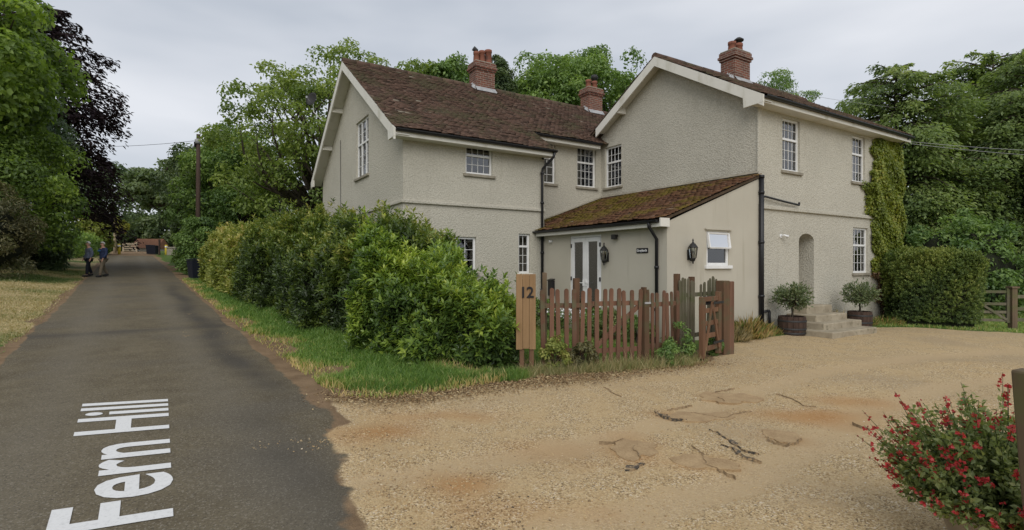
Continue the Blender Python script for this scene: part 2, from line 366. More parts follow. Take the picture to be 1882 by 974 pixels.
def poly_sd(P, x, y):
    """signed distance to polygon, positive inside"""
    P = np.asarray(P, float); d = np.full(x.shape, 1e9); ins = np.zeros(x.shape, bool); n = len(P)
    for i in range(n):
        a = P[i]; b = P[(i + 1) % n]; e = b - a
        t = np.clip(((x - a[0]) * e[0] + (y - a[1]) * e[1]) / (e @ e), 0, 1)
        d = np.minimum(d, np.hypot(x - a[0] - t * e[0], y - a[1] - t * e[1]))
        cnd = ((a[1] > y) != (b[1] > y)); xx = (b[0] - a[0]) * (y - a[1]) / (b[1] - a[1] + 1e-12) + a[0]
        ins ^= cnd & (x < xx)
    return np.where(ins, d, -d)
GRAVEL = [xy(-12, 1.0), xy(3.0, 1.04), xy(3.6, 1.10), xy(4.4, 1.20), xy(5.2, 1.38), xy(5.55, 1.8), (-2.25, 6.45), (-1.55, 6.42), (-1.05, 6.68), (.31, 7.5), (1.35, 7.75), (2.3, 8.40), (3.3, 9.12), (4.15, 9.80), (4.45, 10.3),
          ab(-1.7, -.55), ab(.6, -.5), ab(3.9, -.75), ab(5.2, -1.5), (11.6, 13.7), (15.5, 14.6), (30, 16.5), (30, -12), (4, -12)]
SAND = [(3.26, 5.75, .85, .38, .9), (4.2, 6.4, .55, .3, .75), (2.63, 5.08, .28, .26, .7), (1.55, 4.42, .34, .2, .65), (1.08, 4.72, .28, .42, .8), (-.4, 3.95, .40, .26, .8), (-1.25, 5.2, .5, .34, .85), (.35, 4.6, .55, .4, .45), (1.75, 5.85, .3, .2, .6), (2.8, 6.6, .42, .3, .35), (.1, 3.55, .5, .25, .5), (-.7, 5.75, .7, .22, .55)]
TRACKS = [[(-1.3, 3.9), (.2, 4.6), (1.6, 5.5), (3.2, 6.9), (5.0, 8.3), (7.2, 9.4), (11, 10.6)], [(-.6, 2.9), (.9, 3.5), (2.4, 4.5), (4.0, 5.9), (5.8, 7.1), (8.0, 8.0), (12, 9.0)]]
def masks(x, y):
    u, v = uv(x, y)
    nz = (vnoise(x, y, 1, .9) - .5) * .30 + (vnoise(x, y, 2, .28) - .5) * .12
    rr = np.interp(u, [-10, 3.1, 3.6, 4.4, 5.2, 5.5, 5.9, 6.6, 7.8, 12, 40], [1.22, 1.24, 1.30, 1.40, 1.56, 1.80, 1.86, 1.72, 1.80, 1.95, 2.1])
    rl = np.full_like(u, -1.62)
    near_ = 1 - sstep(u, 6, 8); dr = np.where(v > 0, rr - v + nz * (.45 + .75 * near_) + .10 * near_ * (vnoise(x, y, 14, .12) - .5), np.minimum(rr - v, v - rl) + nz * .45)
    end = sstep(69 - u, -1, 1)
    road = sstep(dr, -.10 - .14 * near_ * (v > 0), .10 + .10 * near_ * (v > 0)) * end
    g = sstep(poly_sd(GRAVEL, x, y) + nz, -.14, .14) * (1 - road)
    de = np.maximum(v - rr, rl - v)
    earth = np.where(v > 0, 1 - sstep(de + nz * 2.4 - .38 * (1 - sstep(u, 8, 15)), .16, .66), 1 - sstep(de + nz, .08, .34))
    # bare, stony earth at the mouth of the drive and along the fence foot
    earth = np.maximum(earth, sstep(poly_sd([(-2.6, 7.0), (-2.1, 5.7), (-.6, 6.4), (.5, 7.3), (1.6, 7.7), (3.6, 9.0), (4.3, 9.9), (4.2, 10.4), (3.2, 9.75), (2.3, 9.0), (1.2, 8.6), (.2, 8.2), (-.5, 7.7), (-1.3, 7.2)], x, y) + nz, -.15, .2))
    bed = sstep(poly_sd([ab(-3.3, .1), ab(-3.3, 4.4), ab(-4.2, 4.4), ab(-4.2, .4)], x, y) + nz, -.1, .1)
    earth = np.maximum(earth, bed)
    # under the hedge
    earth = np.maximum(earth, .9 * sstep(v, 3.5, 4.1) * (1 - sstep(v, 5.2, 6)) * sstep(u, 6.2, 7) * (1 - sstep(u, 29, 31)))
    dry = np.where(v < 0, .49 + (vnoise(x, y, 5, 1.7) - .5) * 1.1, .02 + .45 * (1 - sstep(de, .2, .9)) + (vnoise(x, y, 6, 1.1) - .5) * .5)
    dry = np.where((x > 9) & (v > 10), .0, dry)
    sand = np.zeros_like(x)
    for sx_, sy_, rx, ry, s in SAND:
        sand = np.maximum(sand, s * np.exp(-(((x - sx_) / rx) ** 2 + ((y - sy_) / ry) ** 2) * 1.3))
    sand = np.clip(sand + (vnoise(x, y, 8, .35) - .5) * .45 * (sand > .08), 0, 1)
    worn = np.exp(-((v - .95) / .32) ** 2) + np.exp(-((v + .75) / .36) ** 2); worn = np.clip(worn * .75 + (vnoise(u, v, 9, 1.5) - .5) * .5, 0, 1)
    damp = np.exp(-((v - 1.45 - .1 * np.sin(u)) / .22) ** 2) * sstep(u, 6, 9) * (1 - sstep(u, 22, 30)) + np.exp(-(((u - 14.2) / .25) ** 2)) * .7 + .6 * np.exp(-((u - 4.5) / 2.5) ** 2 - ((v - 1.1) / .35) ** 2)
    track = np.zeros_like(x)
    for pl in TRACKS:
        d_ = np.full(x.shape, 1e9)
        for a_, b_ in zip(pl[:-1], pl[1:]):
            a_ = np.array(a_); e_ = np.array(b_) - a_; t_ = np.clip(((x - a_[0]) * e_[0] + (y - a_[1]) * e_[1]) / (e_ @ e_), 0, 1); d_ = np.minimum(d_, np.hypot(x - a_[0] - t_ * e_[0], y - a_[1] - t_ * e_[1]))
        track = np.maximum(track, np.exp(-(d_ / .24) ** 2))
    return dict(m_track=track * g, m_road=road, m_gravel=g, m_earth=np.clip(earth, 0, 1), m_dry=np.clip(dry, 0, 1), m_sand=sand, m_worn=worn, m_damp=np.clip(damp * (.6 + .8 * vnoise(x, y, 12, .5)), 0, 1))
def graded(zones):
    r = []
    for a, b, st in zones: r += list(np.arange(a, b - 1e-6, st))
    return np.array(r + [zones[-1][1]])
us = graded([(-900, -100, 200), (-100, -20, 20), (-20, -4, 1), (-4, 0, .25), (0, 14, .11), (14, 32, .25), (32, 100, 1), (100, 200, 20), (200, 1800, 200)])
vs_ = graded([(-1200, -100, 200), (-100, -20, 10), (-20, -6, .7), (-6, -2, .2), (-2, 13, .11), (13, 22, .3), (22, 60, 2), (60, 200, 20), (200, 1800, 200)])
UU, VV = np.meshgrid(us, vs_, indexing='ij'); GX, GY = xy(UU, VV); GXf, GYf = GX.ravel(), GY.ravel()
mk = masks(GXf, GYf)
GZf = ground_z(GXf, GYf) + (vnoise(GXf, GYf, 21, .8) - .5) * .035 * (1 - mk['m_road']) + (vnoise(GXf, GYf, 22, .23) - .5) * .014 * (1 - mk['m_road']) - .02 * mk['m_gravel'] - .018 * mk['m_track']
nu, nv = UU.shape
ii, jj = np.meshgrid(np.arange(nu - 1), np.arange(nv - 1), indexing='ij'); k0 = (ii * nv + jj).ravel()
FQ = np.stack([k0, k0 + nv, k0 + nv + 1, k0 + 1], 1)[:, ::-1]
fm = {k: v_[FQ].mean(1) for k, v_ in mk.items()}
fu, fv = uv(GXf[FQ].mean(1), GYf[FQ].mean(1))
cls = np.zeros(len(FQ), int)
cls[fm['m_gravel'] > .5] = 1; cls[fm['m_road'] > .5] = 2
cls[(cls == 0) & (fv > 1.5) & (fv < 4.4) & (fu > 5.5) & (fu < 32)] = 3
cls[(cls == 0) & (fv < -1.3) & (fv > -7) & (fu > 0) & (fu < 60)] = 4
for ci, nm in enumerate(['ground', 'gravel_driveway', 'road', 'verge_right', 'verge_left']):
    fs = FQ[cls == ci]; used, inv = np.unique(fs, return_inverse=True); inv = inv.reshape(fs.shape)
    me = npmesh(nm, np.stack([GXf[used], GYf[used], GZf[used]], 1), inv, smooth=True)
    for k, v_ in mk.items():
        a = me.attributes.new(k, 'FLOAT', 'POINT'); a.data.foreach_set('value', v_[used].astype(np.float32))
    o = link(nm, me, 'ground_blend'); tag(o, kind='structure')
    if nm == 'gravel_driveway': DRIVE = o
    if nm == 'road': ROAD = o

# ------------------------------------------------------------------ the house
H = empty('house', (C1[0], C1[1], 0), TH, 'cream roughcast two storey house with brown tiled roofs and a lean-to', 'house')
def mapB(b0, sgn=1):   # wall running along a, outside towards -b
    return lambda s, z, d: (s, b0 + d * sgn, z)
def mapA(a0, sgn=1):   # wall running along b, outside towards -a
    return lambda s, z, d: (a0 + d * sgn, s, z)
def wall(name, mp, outer, holes=(), mat='roughcast', rev=.11, label=None):
    polys = [outer] + list(holes); flat = [p for pl in polys for p in pl]
    tri = tessellate_polygon([[Vector((p[0], p[1], 0)) for p in pl] for pl in polys])
    mb = MB(); mb.add([mp(s, z, 0) for s, z in flat], [tuple(t) for t in tri])
    me = bpy.data.meshes.new(name)
    V = list(mb.v); Fc = list(mb.f)
    for pl in holes:
        n = len(pl)
        for i in range(n):
            a, b = pl[i], pl[(i + 1) % n]; k = len(V)
            V += [mp(a[0], a[1], 0), mp(b[0], b[1], 0), mp(b[0], b[1], rev), mp(a[0], a[1], rev)]; Fc.append((k, k + 1, k + 2, k + 3))
    me.from_pydata(V, [], Fc); me.update()
    o = link(name, me, mat, H)
    if label: o['label'] = label
    return o
def rect(s0, s1, z0, z1): return [(s0, z0), (s1, z0), (s1, z1), (s0, z1)]

PANES = {}
def boxmap(mb, mp, s0, s1, z0, z1, d0, d1):
    vs = [mp(s, z, d) for d in (d0, d1) for z in (z0, z1) for s in (s0, s1)]
    mb.add(vs, [(0, 2, 3, 1), (4, 5, 7, 6), (0, 1, 5, 4), (2, 6, 7, 3), (0, 4, 6, 2), (1, 3, 7, 5)])
def pane(par, mp, s0, s1, z0, z1, d):
    mb = MB(); boxmap(mb, mp, s0, s1, z0, z1, d, d + .006); return mb.build('pane', 'glass', par)
def window(mp, s0, s1, z0, z1, lights, fw=.055, d=.06, sill=True, curtain=None, bars=True, mullions=(), sillmat='sill_stone', blind=False, backing=True):
    """lights: list from top to bottom of (fraction of height, columns, rows)"""
    f = MB()
    boxmap(f, mp, s0, s0 + fw, z0, z1, d, d + .07); boxmap(f, mp, s1 - fw, s1, z0, z1, d, d + .07)
    boxmap(f, mp, s0 + fw, s1 - fw, z1 - fw, z1, d, d + .07); boxmap(f, mp, s0 + fw, s1 - fw, z0, z0 + fw, d, d + .07)
    ih = z1 - z0 - 2 * fw; zt = z1 - fw; sections = []
    cols = [s0 + fw] + [x for x in mullions] + [s1 - fw]
    for i, (fr_, nx, ny) in enumerate(lights):
        zb = zt - ih * fr_; lo = zb + (fw * .5 if i < len(lights) - 1 else 0); hi = zt - (fw * .5 if i else 0)
        if i < len(lights) - 1: boxmap(f, mp, s0 + fw, s1 - fw, zb - fw * .5, zb + fw * .5, d - .012, d + .07)
        sections.append((lo, hi, nx, ny)); zt = zb
    for m_ in mullions: boxmap(f, mp, m_ - fw * .5, m_ + fw * .5, z0 + fw, z1 - fw, d - .006, d + .066)
    wo = f.build('window', 'white_frame', H)
    gb = MB()
    for lo, hi, nx, ny in sections:
        for ci in range(len(cols) - 1):
            c0 = cols[ci] + (fw * .5 if ci else 0); c1 = cols[ci + 1] - (fw * .5 if ci < len(cols) - 2 else 0)
            for i in range(nx):
                for j in range(ny):
                    pane(wo, mp, c0 + (c1 - c0) * i / nx + .001, c0 + (c1 - c0) * (i + 1) / nx - .001, lo + (hi - lo) * j / ny + .001, lo + (hi - lo) * (j + 1) / ny - .001, d + .03)
            for i in range(1, nx): s = c0 + (c1 - c0) * i / nx; boxmap(gb, mp, s - .0055, s + .0055, lo, hi, d + .018, d + .045)
            for j in range(1, ny): z = lo + (hi - lo) * j / ny; boxmap(gb, mp, c0, c1, z - .0055, z + .0055, d + .0175, d + .0455)
    if gb.v: gb.build('glazing_bars', 'white_frame', wo)
    if sill:
        sm_ = MB(); boxmap(sm_, mp, s0 - .07, s1 + .07, z0 - .075, z0 - .002, -.06, d + .03); sm_.build('sill', sillmat, wo, bev=.008)
    if curtain:
        cu = MB(); n = 28; w = s1 - s0
        for a, b in curtain:
            vs = []; 
            for i in range(n + 1):
                t = i / n; dd = d + .085 + .012 * math.sin(t * (b - a) * w * 75)
                vs += [mp(s0 + w * (a + (b - a) * t), z0, dd), mp(s0 + w * (a + (b - a) * t), z1, dd)]
            cu.add(vs, [(2 * i, 2 * i + 2, 2 * i + 3, 2 * i + 1) for i in range(n)], True)
        cu.build('curtain', 'cloth_curtain', wo)
    if blind:
        bl = MB()
        for i in range(5): boxmap(bl, mp, s0 + fw, s1 - fw, z1 - fw - .09 * (i + 1), z1 - fw - .09 * i - .012, d + .13, d + .14)
        bl.build('blind', 'cloth_curtain', wo)
    if backing:   # the shallow dark room behind
        r = MB(); vs = [mp(s, z, dd) for dd in (d + .08, d + 2.4) for s, z in ((s0 - .5, z0 - .6), (s1 + .5, z0 - .6), (s1 + .5, z1 + .15), (s0 - .5, z1 + .15))]
        r.add(vs, [(0, 1, 5, 4), (1, 2, 6, 5), (2, 3, 7, 6), (3, 0, 4, 7), (4, 5, 6, 7)]); r.build('room', 'dark_room', wo)
    return wo

RZ, RB, RM = 8.0, 8.95, .65          # main ridge: height, b, slope
WZ, WB, WM = 7.66, 2.98, .60         # wing ridge
zmain = lambda b: RZ - RM * abs(b - RB)
zwing = lambda b: WZ - WM * abs(b - WB)
mLG, mLF, mSB, mWG, mWF = mapA(-7.31), mapB(4.53), mapB(5.65), mapA(0), mapB(0)
wall('wall', mLG, [(4.53, -.4), (13.4, -.4), (13.4, zmain(13.4) - .14), (RB, RZ - .14), (4.53, zmain(4.53) - .14)], [rect(7.38, 8.70, 4.30, 6.02)])
wall('wall', mLF, rect(-7.31, -3.13, -.4, zmain(4.53) - .14), [rect(-5.62, -4.82, 4.03, 4.82), rect(-3.99, -3.61, 1.42, 2.52), rect(-6.42, -5.31, 1.45, 2.38)])
wall('wall', mapA(-3.13, -1), [(4.53, -.4), (5.65, -.4), (5.65, zmain(5.65) - .14), (4.53, zmain(4.53) - .14)])
wall('wall', mSB, rect(-3.13, 0, -.4, zmain(5.65) - .14), [rect(-2.66, -1.90, 4.20, 5.51), rect(-1.02, -.24, 4.20, 5.51)])
wall('wall', mWG, [(0, -.4), (5.65, -.4), (5.65, zwing(5.65) - .14), (WB, WZ - .14), (0, zwing(0) - .14)], [rect(4.70, 5.46, 4.19, 5.52)])
arch = [(1.77, .52), (2.49, .52), (2.49, 2.28)] + [(2.13 + .36 * math.cos(t), 2.28 + .20 * math.sin(t)) for t in np.linspace(.35, PI - .35, 8)] + [(1.77, 2.28)]
wall('wall', mWF, rect(0, 7.06, -.4, zwing(0) - .14), [rect(1.03, 1.82, 4.05, 5.39), rect(4.50, 5.26, 4.06, 5.40), rect(4.56, 5.44, 1.42, 2.74), arch])
wall('wall', mapA(7.06, -1), [(0, -.4), (13.4, -.4), (13.4, zmain(13.4) - .14), (RB, RZ - .14), (5.8, zmain(5.8) - .14), (WB, WZ - .14), (0, zwing(0) - .14)])
wall('wall', mapB(13.4, -1), rect(-7.31, 7.06, -.4, zmain(13.4) - .14))
wall('lean_to_wall', mapA(-3.2), rect(-.02, 4.53, -.4, 2.56), [rect(2.03, 3.245, .14, 2.40)], 'smooth_render', .08)
wall('lean_to_wall', mapB(-.02), [(-3.2, -.4), (0, -.4), (0, 3.74), (-3.2, 2.56)], [rect(-1.93, -1.15, 1.64, 2.40)], 'smooth_render', .08)
# door recess
rc = MB(); pts = [(x, z) for x, z in arch]; n = len(pts)
rc.add([(x, .11, z) for x, z in pts] + [(x, .95, z) for x, z in pts], [(i, (i + 1) % n, n + (i + 1) % n, n + i) for i in range(n)]); rc.build('door_recess', 'roughcast', H)
dr = MB(); dr.box(1.79, 2.47, .90, .945, .54, 2.40); d_o = dr.build('door', 'white_frame', H)
p_ = MB()
for z0, z1 in ((.65, 1.35), (1.5, 2.2)):
    for x0, x1 in ((1.87, 2.09), (2.17, 2.39)): p_.box(x0, x1, .885, .899, z0, z1)
p_.build('door_panel', 'cream_paint', d_o, bev=.006); MB().lathe([(.012, 0), (.03, .02), (.02, .045)], 10, (0, 0, 0)).build('handle', 'iron', d_o, (2.4, .88, 1.4))
# windows
window(mLF, -5.62, -4.82, 4.03, 4.82, [(.36, 4, 1), (.64, 4, 2)], curtain=[(.05, .4)])
window(mLF, -3.99, -3.61, 1.42, 2.52, [(.30, 2, 1), (.70, 2, 3)], sillmat='cream_paint')
window(mLF, -6.42, -5.31, 1.45, 2.38, [(1, 2, 3)], mullions=(-5.865,))
window(mSB, -2.66, -1.90, 4.20, 5.51, [(.38, 3, 2), (.62, 3, 3)])
window(mSB, -1.02, -.24, 4.20, 5.51, [(.38, 4, 2), (.62, 4, 3)])
window(mWG, 4.70, 5.46, 4.19, 5.52, [(.38, 4, 2), (.62, 4, 3)], blind=True)
window(mLG, 7.38, 8.70, 4.30, 6.02, [(.40, 1, 2), (.60, 1, 3)], mullions=(7.82, 8.26), curtain=[(.08, .25), (.75, .92)])
window(mWF, 1.03, 1.82, 4.05, 5.39, [(.38, 4, 2), (.62, 4, 3)], curtain=[(.05, .95)])
window(mWF, 4.50, 5.26, 4.06, 5.40, [(.38, 4, 2), (.62, 4, 3)], curtain=[(.05, .95)])
window(mWF, 4.56, 5.44, 1.42, 2.74, [(.38, 4, 2), (.62, 4, 3)], curtain=[(.05, .32), (.68, .95)])
# lean-to kitchen window with its top light pushed open
mLS = mapB(-.02)
kw = window(mLS, -1.93, -1.15, 1.64, 2.40, [(.42, 1, 1), (.58, 1, 1)], fw=.06, d=.02, sillmat='white_frame')
ks = MB(); vs = []
for z, dd in ((2.37, -.005), (2.04, -.055)):
    for s in (-1.90, -1.18): vs.append((s, -.02 + dd, z))
P0, P1, P2, P3 = [Vector(v) for v in vs]
for a, b in ((P0, P1), (P2, P3), (P0, P2), (P1, P3)): ks.bar(a, b, .035, .055, (0, 1, .3))
ks.build('opening_light', 'white_frame', kw); mb = MB(); mb.add([P0, P1, P3, P2], [(0, 1, 2, 3)]); mb.build('pane', 'glass', kw)
hm = MB(); boxmap(hm, mLS, -2.0, -1.08, 2.44, 2.475, -.05, .0); hm.build('drip_mould', 'smooth_render', kw)
# french doors
mLN = mapA(-3.2); fd = MB(); D0, D1 = 2.03, 3.245; mid = (D0 + D1) / 2
for s0, s1 in ((D0, D0 + .05), (D1 - .05, D1)): boxmap(fd, mLN, s0, s1, .14, 2.40, .02, .09)
boxmap(fd, mLN, D0 + .05, D1 - .05, 2.35, 2.40, .02, .09); boxmap(fd, mLN, D0 + .05, D1 - .05, .14, .18, .02, .09)
fo = fd.build('french_door', 'white_frame', H)
for s0, s1 in ((D0 + .055, mid - .004), (mid + .004, D1 - .055)):
    lf = MB()
    for a, b in ((s0, s0 + .10), (s1 - .10, s1)): boxmap(lf, mLN, a, b, .185, 2.345, .005, .065)
    boxmap(lf, mLN, s0 + .10, s1 - .10, 2.235, 2.345, .005, .065); boxmap(lf, mLN, s0 + .10, s1 - .10, .185, .36, .005, .065)
    lf.build('door_leaf', 'white_frame', fo, bev=.006); pane(fo, mLN, s0 + .101, s1 - .101, .361, 2.234, .03)
hd = MB()
for s, dr_ in ((mid - .05, -1), (mid + .05, 1)): boxmap(hd, mLN, min(s, s + dr_ * .12), max(s, s + dr_ * .12), 1.19, 1.21, -.05, -.035); boxmap(hd, mLN, s - .012, s + .012, 1.12, 1.28, -.035, .004)
hd.build('handle', 'white_frame', fo)
hg_ = MB()
for s in (D0 + .052, D1 - .052):
    for z in (.5, 1.25, 2.1): boxmap(hg_, mLN, s - .014, s + .014, z, z + .1, -.014, .018)
hg_.build('hinge', 'iron', fo)
rm = MB(); rm.add([(-3.1, 1.2, -.1), (-3.1, 4.0, -.1), (-3.1, 4.0, 2.5), (-3.1, 1.2, 2.5), (-.5, 1.2, -.1), (-.5, 4.0, -.1), (-.5, 4.0, 2.5), (-.5, 1.2, 2.5)], [(0, 1, 5, 4), (1, 2, 6, 5), (2, 3, 7, 6), (3, 0, 4, 7), (4, 5, 6, 7)]); rm.build('room', 'dark_room', fo)
cu = MB(); vs = []
for i in range(25): vs += [(-2.98 + .02 * math.sin(i * 1.3), 2.5 + i * .03, .2), (-2.98 + .02 * math.sin(i * 1.3), 2.5 + i * .03, 2.3)]
cu.add(vs, [(2 * i, 2 * i + 2, 2 * i + 3, 2 * i + 1) for i in range(24)], True); cu.build('curtain', 'cloth_curtain', fo)
# string courses and render edges
sc = MB(); boxmap(sc, mLF, -7.37, -3.12, 3.16, 3.24, -.06, .02); boxmap(sc, mLG, 4.525, 13.4, 3.16, 3.238, -.055, .02); sc.build('string_course', 'roughcast', H, bev=.015)
sc = MB(); boxmap(sc, mWF, .003, 7.1, 3.02, 3.12, -.06, .02); sc.build('string_course', 'roughcast', H, bev=.015)
sc = MB(); boxmap(sc, mWF, -.025, .12, 3.12, 5.6, -.03, .02); sc.build('corner_strip', 'roughcast', H, bev=.01)

# tiled roof slopes: every tile a small tilted slab, rows broken-jointed
def tiles(name, mat, parent, P0, along, up, length, rows, gauge, width, startf=None, seed=1, thick=.022):
    r = np.random.default_rng(seed); P0 = np.array(P0, float); al = np.array(along, float); up = np.array(up, float); nn = np.cross(al, up); nn /= np.linalg.norm(nn)
    if nn[2] < 0: nn = -nn
    V = []; T = []
    for k in range(rows):
        off = (k % 2) * width * .5 + r.normal(0, .012); x = np.arange(-width + off, length, width); x0 = np.clip(x + .003, 0, length); x1 = np.clip(x + width - .003, 0, length)
        a0 = startf(k) if startf else 0
        ok = (x1 - x0 > .03) & (x0 >= a0 - .02); x0 = x0[ok]; x1 = x1[ok]; m = len(x0)
        if m == 0: continue
        sag = .02 * np.sin(x0 * 1.1 + k * .13) + .012 * np.sin(x0 * 2.7 - k * .31)
        y0 = k * gauge + r.normal(0, .006, m); y1 = y0 + gauge * 1.55; lift = .036 + r.normal(0, .006, m) + sag * .5; tl = r.normal(0, .003, m)
        for xx, yy, zz in ((x0, y0, lift + tl), (x1, y0, lift - tl), (x1, y1, .004 + sag * .5), (x0, y1, .004 + sag * .5), (x0, y0, lift + tl - thick), (x1, y0, lift - tl - thick), (x1, y1, -.012 + sag * .5), (x0, y1, -.012 + sag * .5)):
            V.append(P0 + np.outer(xx, al) + np.outer(yy, up) + np.outer(zz * np.ones(m), nn))
        T.append((m, np.clip(r.beta(2, 2.2, m) + r.normal(0, .04), 0, 1)))
    vs = []; fs = []; tt = []; k0 = 0
    quads = np.array([(0, 1, 2, 3), (4, 5, 1, 0), (5, 6, 2, 1), (7, 4, 0, 3)])
    for i, (m, t) in enumerate(T):
        blk = np.stack(V[i * 8:(i + 1) * 8], 1).reshape(-1, 3); vs.append(blk)
        fs.append((k0 + np.arange(m) * 8)[:, None, None] + quads[None]); tt.append(np.repeat(t, 8)); k0 += m * 8
    me = npmesh(name, np.concatenate(vs), np.concatenate(fs).reshape(-1, 4), np.concatenate(tt))
    return tag(link(name, me, mat, parent), kind='stuff')
def slopeup(m): v_ = np.array([0, 1, m]); return v_ / np.linalg.norm(v_)
def deck(poly, nrm_off, name='roof'):
    mb = MB(); mb.prism(poly, nrm_off); return mb.build(name, 'lead', H)
cm = math.sqrt(1 + RM * RM); cw = math.sqrt(1 + WM * WM)
A0, A1 = -7.68, 7.4
# main roof decks (under the tiles)
rf = MB()
e1, e2, e3 = 4.14, 5.28, 5.84
rf.prism([(A0 + .02, e1 + .02, zmain(e1) - .03), (-3.0, e1 + .02, zmain(e1) - .03), (-3.0, RB, RZ - .02), (A0 + .02, RB, RZ - .02)], (0, 0, -.06))
rf.prism([(-3.0, e2, zmain(e2) - .03), (-.3, e2, zmain(e2) - .03), (-.3, RB, RZ - .021), (-3.0, RB, RZ - .021)], (0, 0, -.06))
rf.prism([(-.3, e3, zmain(e3) - .03), (A1, e3, zmain(e3) - .03), (A1, RB, RZ - .022), (-.3, RB, RZ - .022)], (0, 0, -.06))
rf.prism([(A0 + .02, 13.75, zmain(13.75) - .03), (A1, 13.75, zmain(13.75) - .03), (A1, RB, RZ - .02), (A0 + .02, RB, RZ - .02)], (0, 0, -.06))
MAINROOF = rf.build('roof', 'soil', H)
g = .125; rows = int((RB - e1) * cm / g); k_set = (e2 - e1) * cm / g; k_wing = (e3 - e1) * cm / g
tiles('roof_tiles', 'roof_tile', MAINROOF, (A0, e1, zmain(e1)), (1, 0, 0), slopeup(RM), -3.0 - A0, rows, g, .17, None, 3)
tiles('roof_tiles', 'roof_tile', MAINROOF, (-3.0, e1, zmain(e1)), (1, 0, 0), slopeup(RM), A1 + 3.0, rows, g, .17, lambda k: 0 if k >= k_wing else (0 if k >= k_set else 99), 4)
v_ = np.array([0, -1, RM]) / cm
tiles('roof_tiles', 'roof_tile', MAINROOF, (A0, 13.76, zmain(13.76)), (1, 0, 0), v_, A1 - A0, int(4.81 * cm / g), g, .17, None, 5)
def ridge(par, a0, a1, b, z, seed, mat='roof_tile'):
    r = random.Random(seed); vs = []; fs = []; tt = []; x = a0
    mb = MB()
    while x < a1:
        ln = .42; dz = r.uniform(-.008, .008)
        mb.tube([(x + .004, b, z + dz - .02), (min(x + ln, a1), b, z + dz - .02)], .115, 10); x += ln
    me = mb.mesh('ridge_tiles'); at = me.attributes.new('tint', 'FLOAT', 'POINT')
    at.data.foreach_set('value', np.repeat(np.random.default_rng(seed).random(len(mb.v) // 20) * .6 + .2, 20).astype(np.float32))
    tag(link('ridge_tiles', me, mat, par), kind='stuff')
ridge(MAINROOF, A0, A1, RB, RZ, 11)
# wing roof
we = -.36; wl = 5.86; wa0, wa1 = -.36, 7.42
rf = MB()
rf.prism([(wa0 + .02, we + .02, zwing(we) - .03), (wa1, we + .02, zwing(we) - .03), (wa1, WB, WZ - .02), (wa0 + .02, WB, WZ - .02)], (0, 0, -.06))
rf.prism([(wa0 + .02, wl, zwing(wl) - .03), (wa1, wl, zwing(wl) - .03), (wa1, WB, WZ - .02), (wa0 + .02, WB, WZ - .02)], (0, 0, -.06))
WINGROOF = rf.build('roof', 'soil', H)
tiles('roof_tiles', 'roof_tile', WINGROOF, (wa0, we, zwing(we)), (1, 0, 0), np.array([0, 1, WM]) / cw, wa1 - wa0, int((WB - we) * cw / g), g, .17, None, 6)
tiles('roof_tiles', 'roof_tile', WINGROOF, (wa0, wl, zwing(wl)), (1, 0, 0), np.array([0, -1, WM]) / cw, wa1 - wa0, int((wl - WB) * cw / g), g, .17, None, 7)
ridge(WINGROOF, wa0, wa1, WB, WZ, 12)
# lean-to roof, eave along a=-3.46
LZ0, LZ1, LA0 = 2.62, 3.86, -3.46; lm = (LZ1 - LZ0) / -LA0; cl = math.sqrt(1 + lm * lm)
rf = MB(); zl = lambda a: LZ0 + (a - LA0) * lm
rf.prism([(LA0 + .02, -.06, LZ0 - .03), (0, -.06, LZ1 - .03), (0, 4.52, LZ1 - .03), (LA0 + .02, 4.52, LZ0 - .03)], (0, 0, -.06))
rf.prism([(-3.12, 4.52, zl(-3.12) - .031), (-.001, 4.52, LZ1 - .031), (-.001, 5.64, LZ1 - .031), (-3.12, 5.64, zl(-3.12) - .031)], (0, 0, -.06))
LEANROOF = rf.build('lean_to_roof', 'soil', H)
upv = np.array([1, 0, lm]) / cl
tiles('roof_tiles', 'mossy_tile', LEANROOF, (LA0, -.09, LZ0), (0, 1, 0), upv, 4.60, int(-LA0 * cl / g), g, .165, None, 8)
tiles('roof_tiles', 'mossy_tile', LEANROOF, (-3.11, 4.53, zl(-3.11)), (0, 1, 0), upv, 1.11, int(3.1 * cl / g), g, .165, None, 9)
fl = MB(); fl.prism([(-.07, -.05, zl(-.07) + .04), (-.005, -.05, LZ1 + .075), (-.005, 5.64, LZ1 + .075), (-.07, 5.64, zl(-.07) + .04)], (0, 0, .006)); 
fl.prism([(-3.1, 5.58, zl(-3.1) + .04), (-.02, 5.58, zl(-.02) + .04), (-.02, 5.64, zl(-.02) + .07), (-3.1, 5.64, zl(-3.1) + .07)], (0, 0, .006)); fl.build('flashing', 'sill_stone', LEANROOF)

# bargeboards, fascias, soffits
def barge(a, b0, z0, b1, z1, w, t=.045, mat='cream_paint'):
    mb = MB(); mb.prism([(a, b0, z0), (a, b1, z1), (a, b1, z1 - w), (a, b0, z0 - w)], (t, 0, 0)); return mb
o_ = .05
b = barge(A0, RB, RZ - .02, e1, zmain(e1) - .02, .27); b.prism([(A0 - .004, e1 - .005, zmain(e1) - .02), (A0 - .004, e1 + .42, zmain(e1 + .42) - .28), (A0 - .004, e1 + .40, zmain(e1) - .24), (A0 - .004, e1 - .005, zmain(e1) - .22)], (.05, 0, 0)); b.build('bargeboard', 'cream_paint', MAINROOF)
b = barge(A0, RB, RZ - .021, 13.75, zmain(13.75) - .02, .27); b.prism([(A0 - .004, 13.755, zmain(13.75) - .02), (A0 - .004, 13.3, zmain(13.3) - .28), (A0 - .004, 13.33, zmain(13.75) - .24), (A0 - .004, 13.755, zmain(13.75) - .22)], (.05, 0, 0)); b.build('bargeboard', 'cream_paint', MAINROOF)
sf = MB()
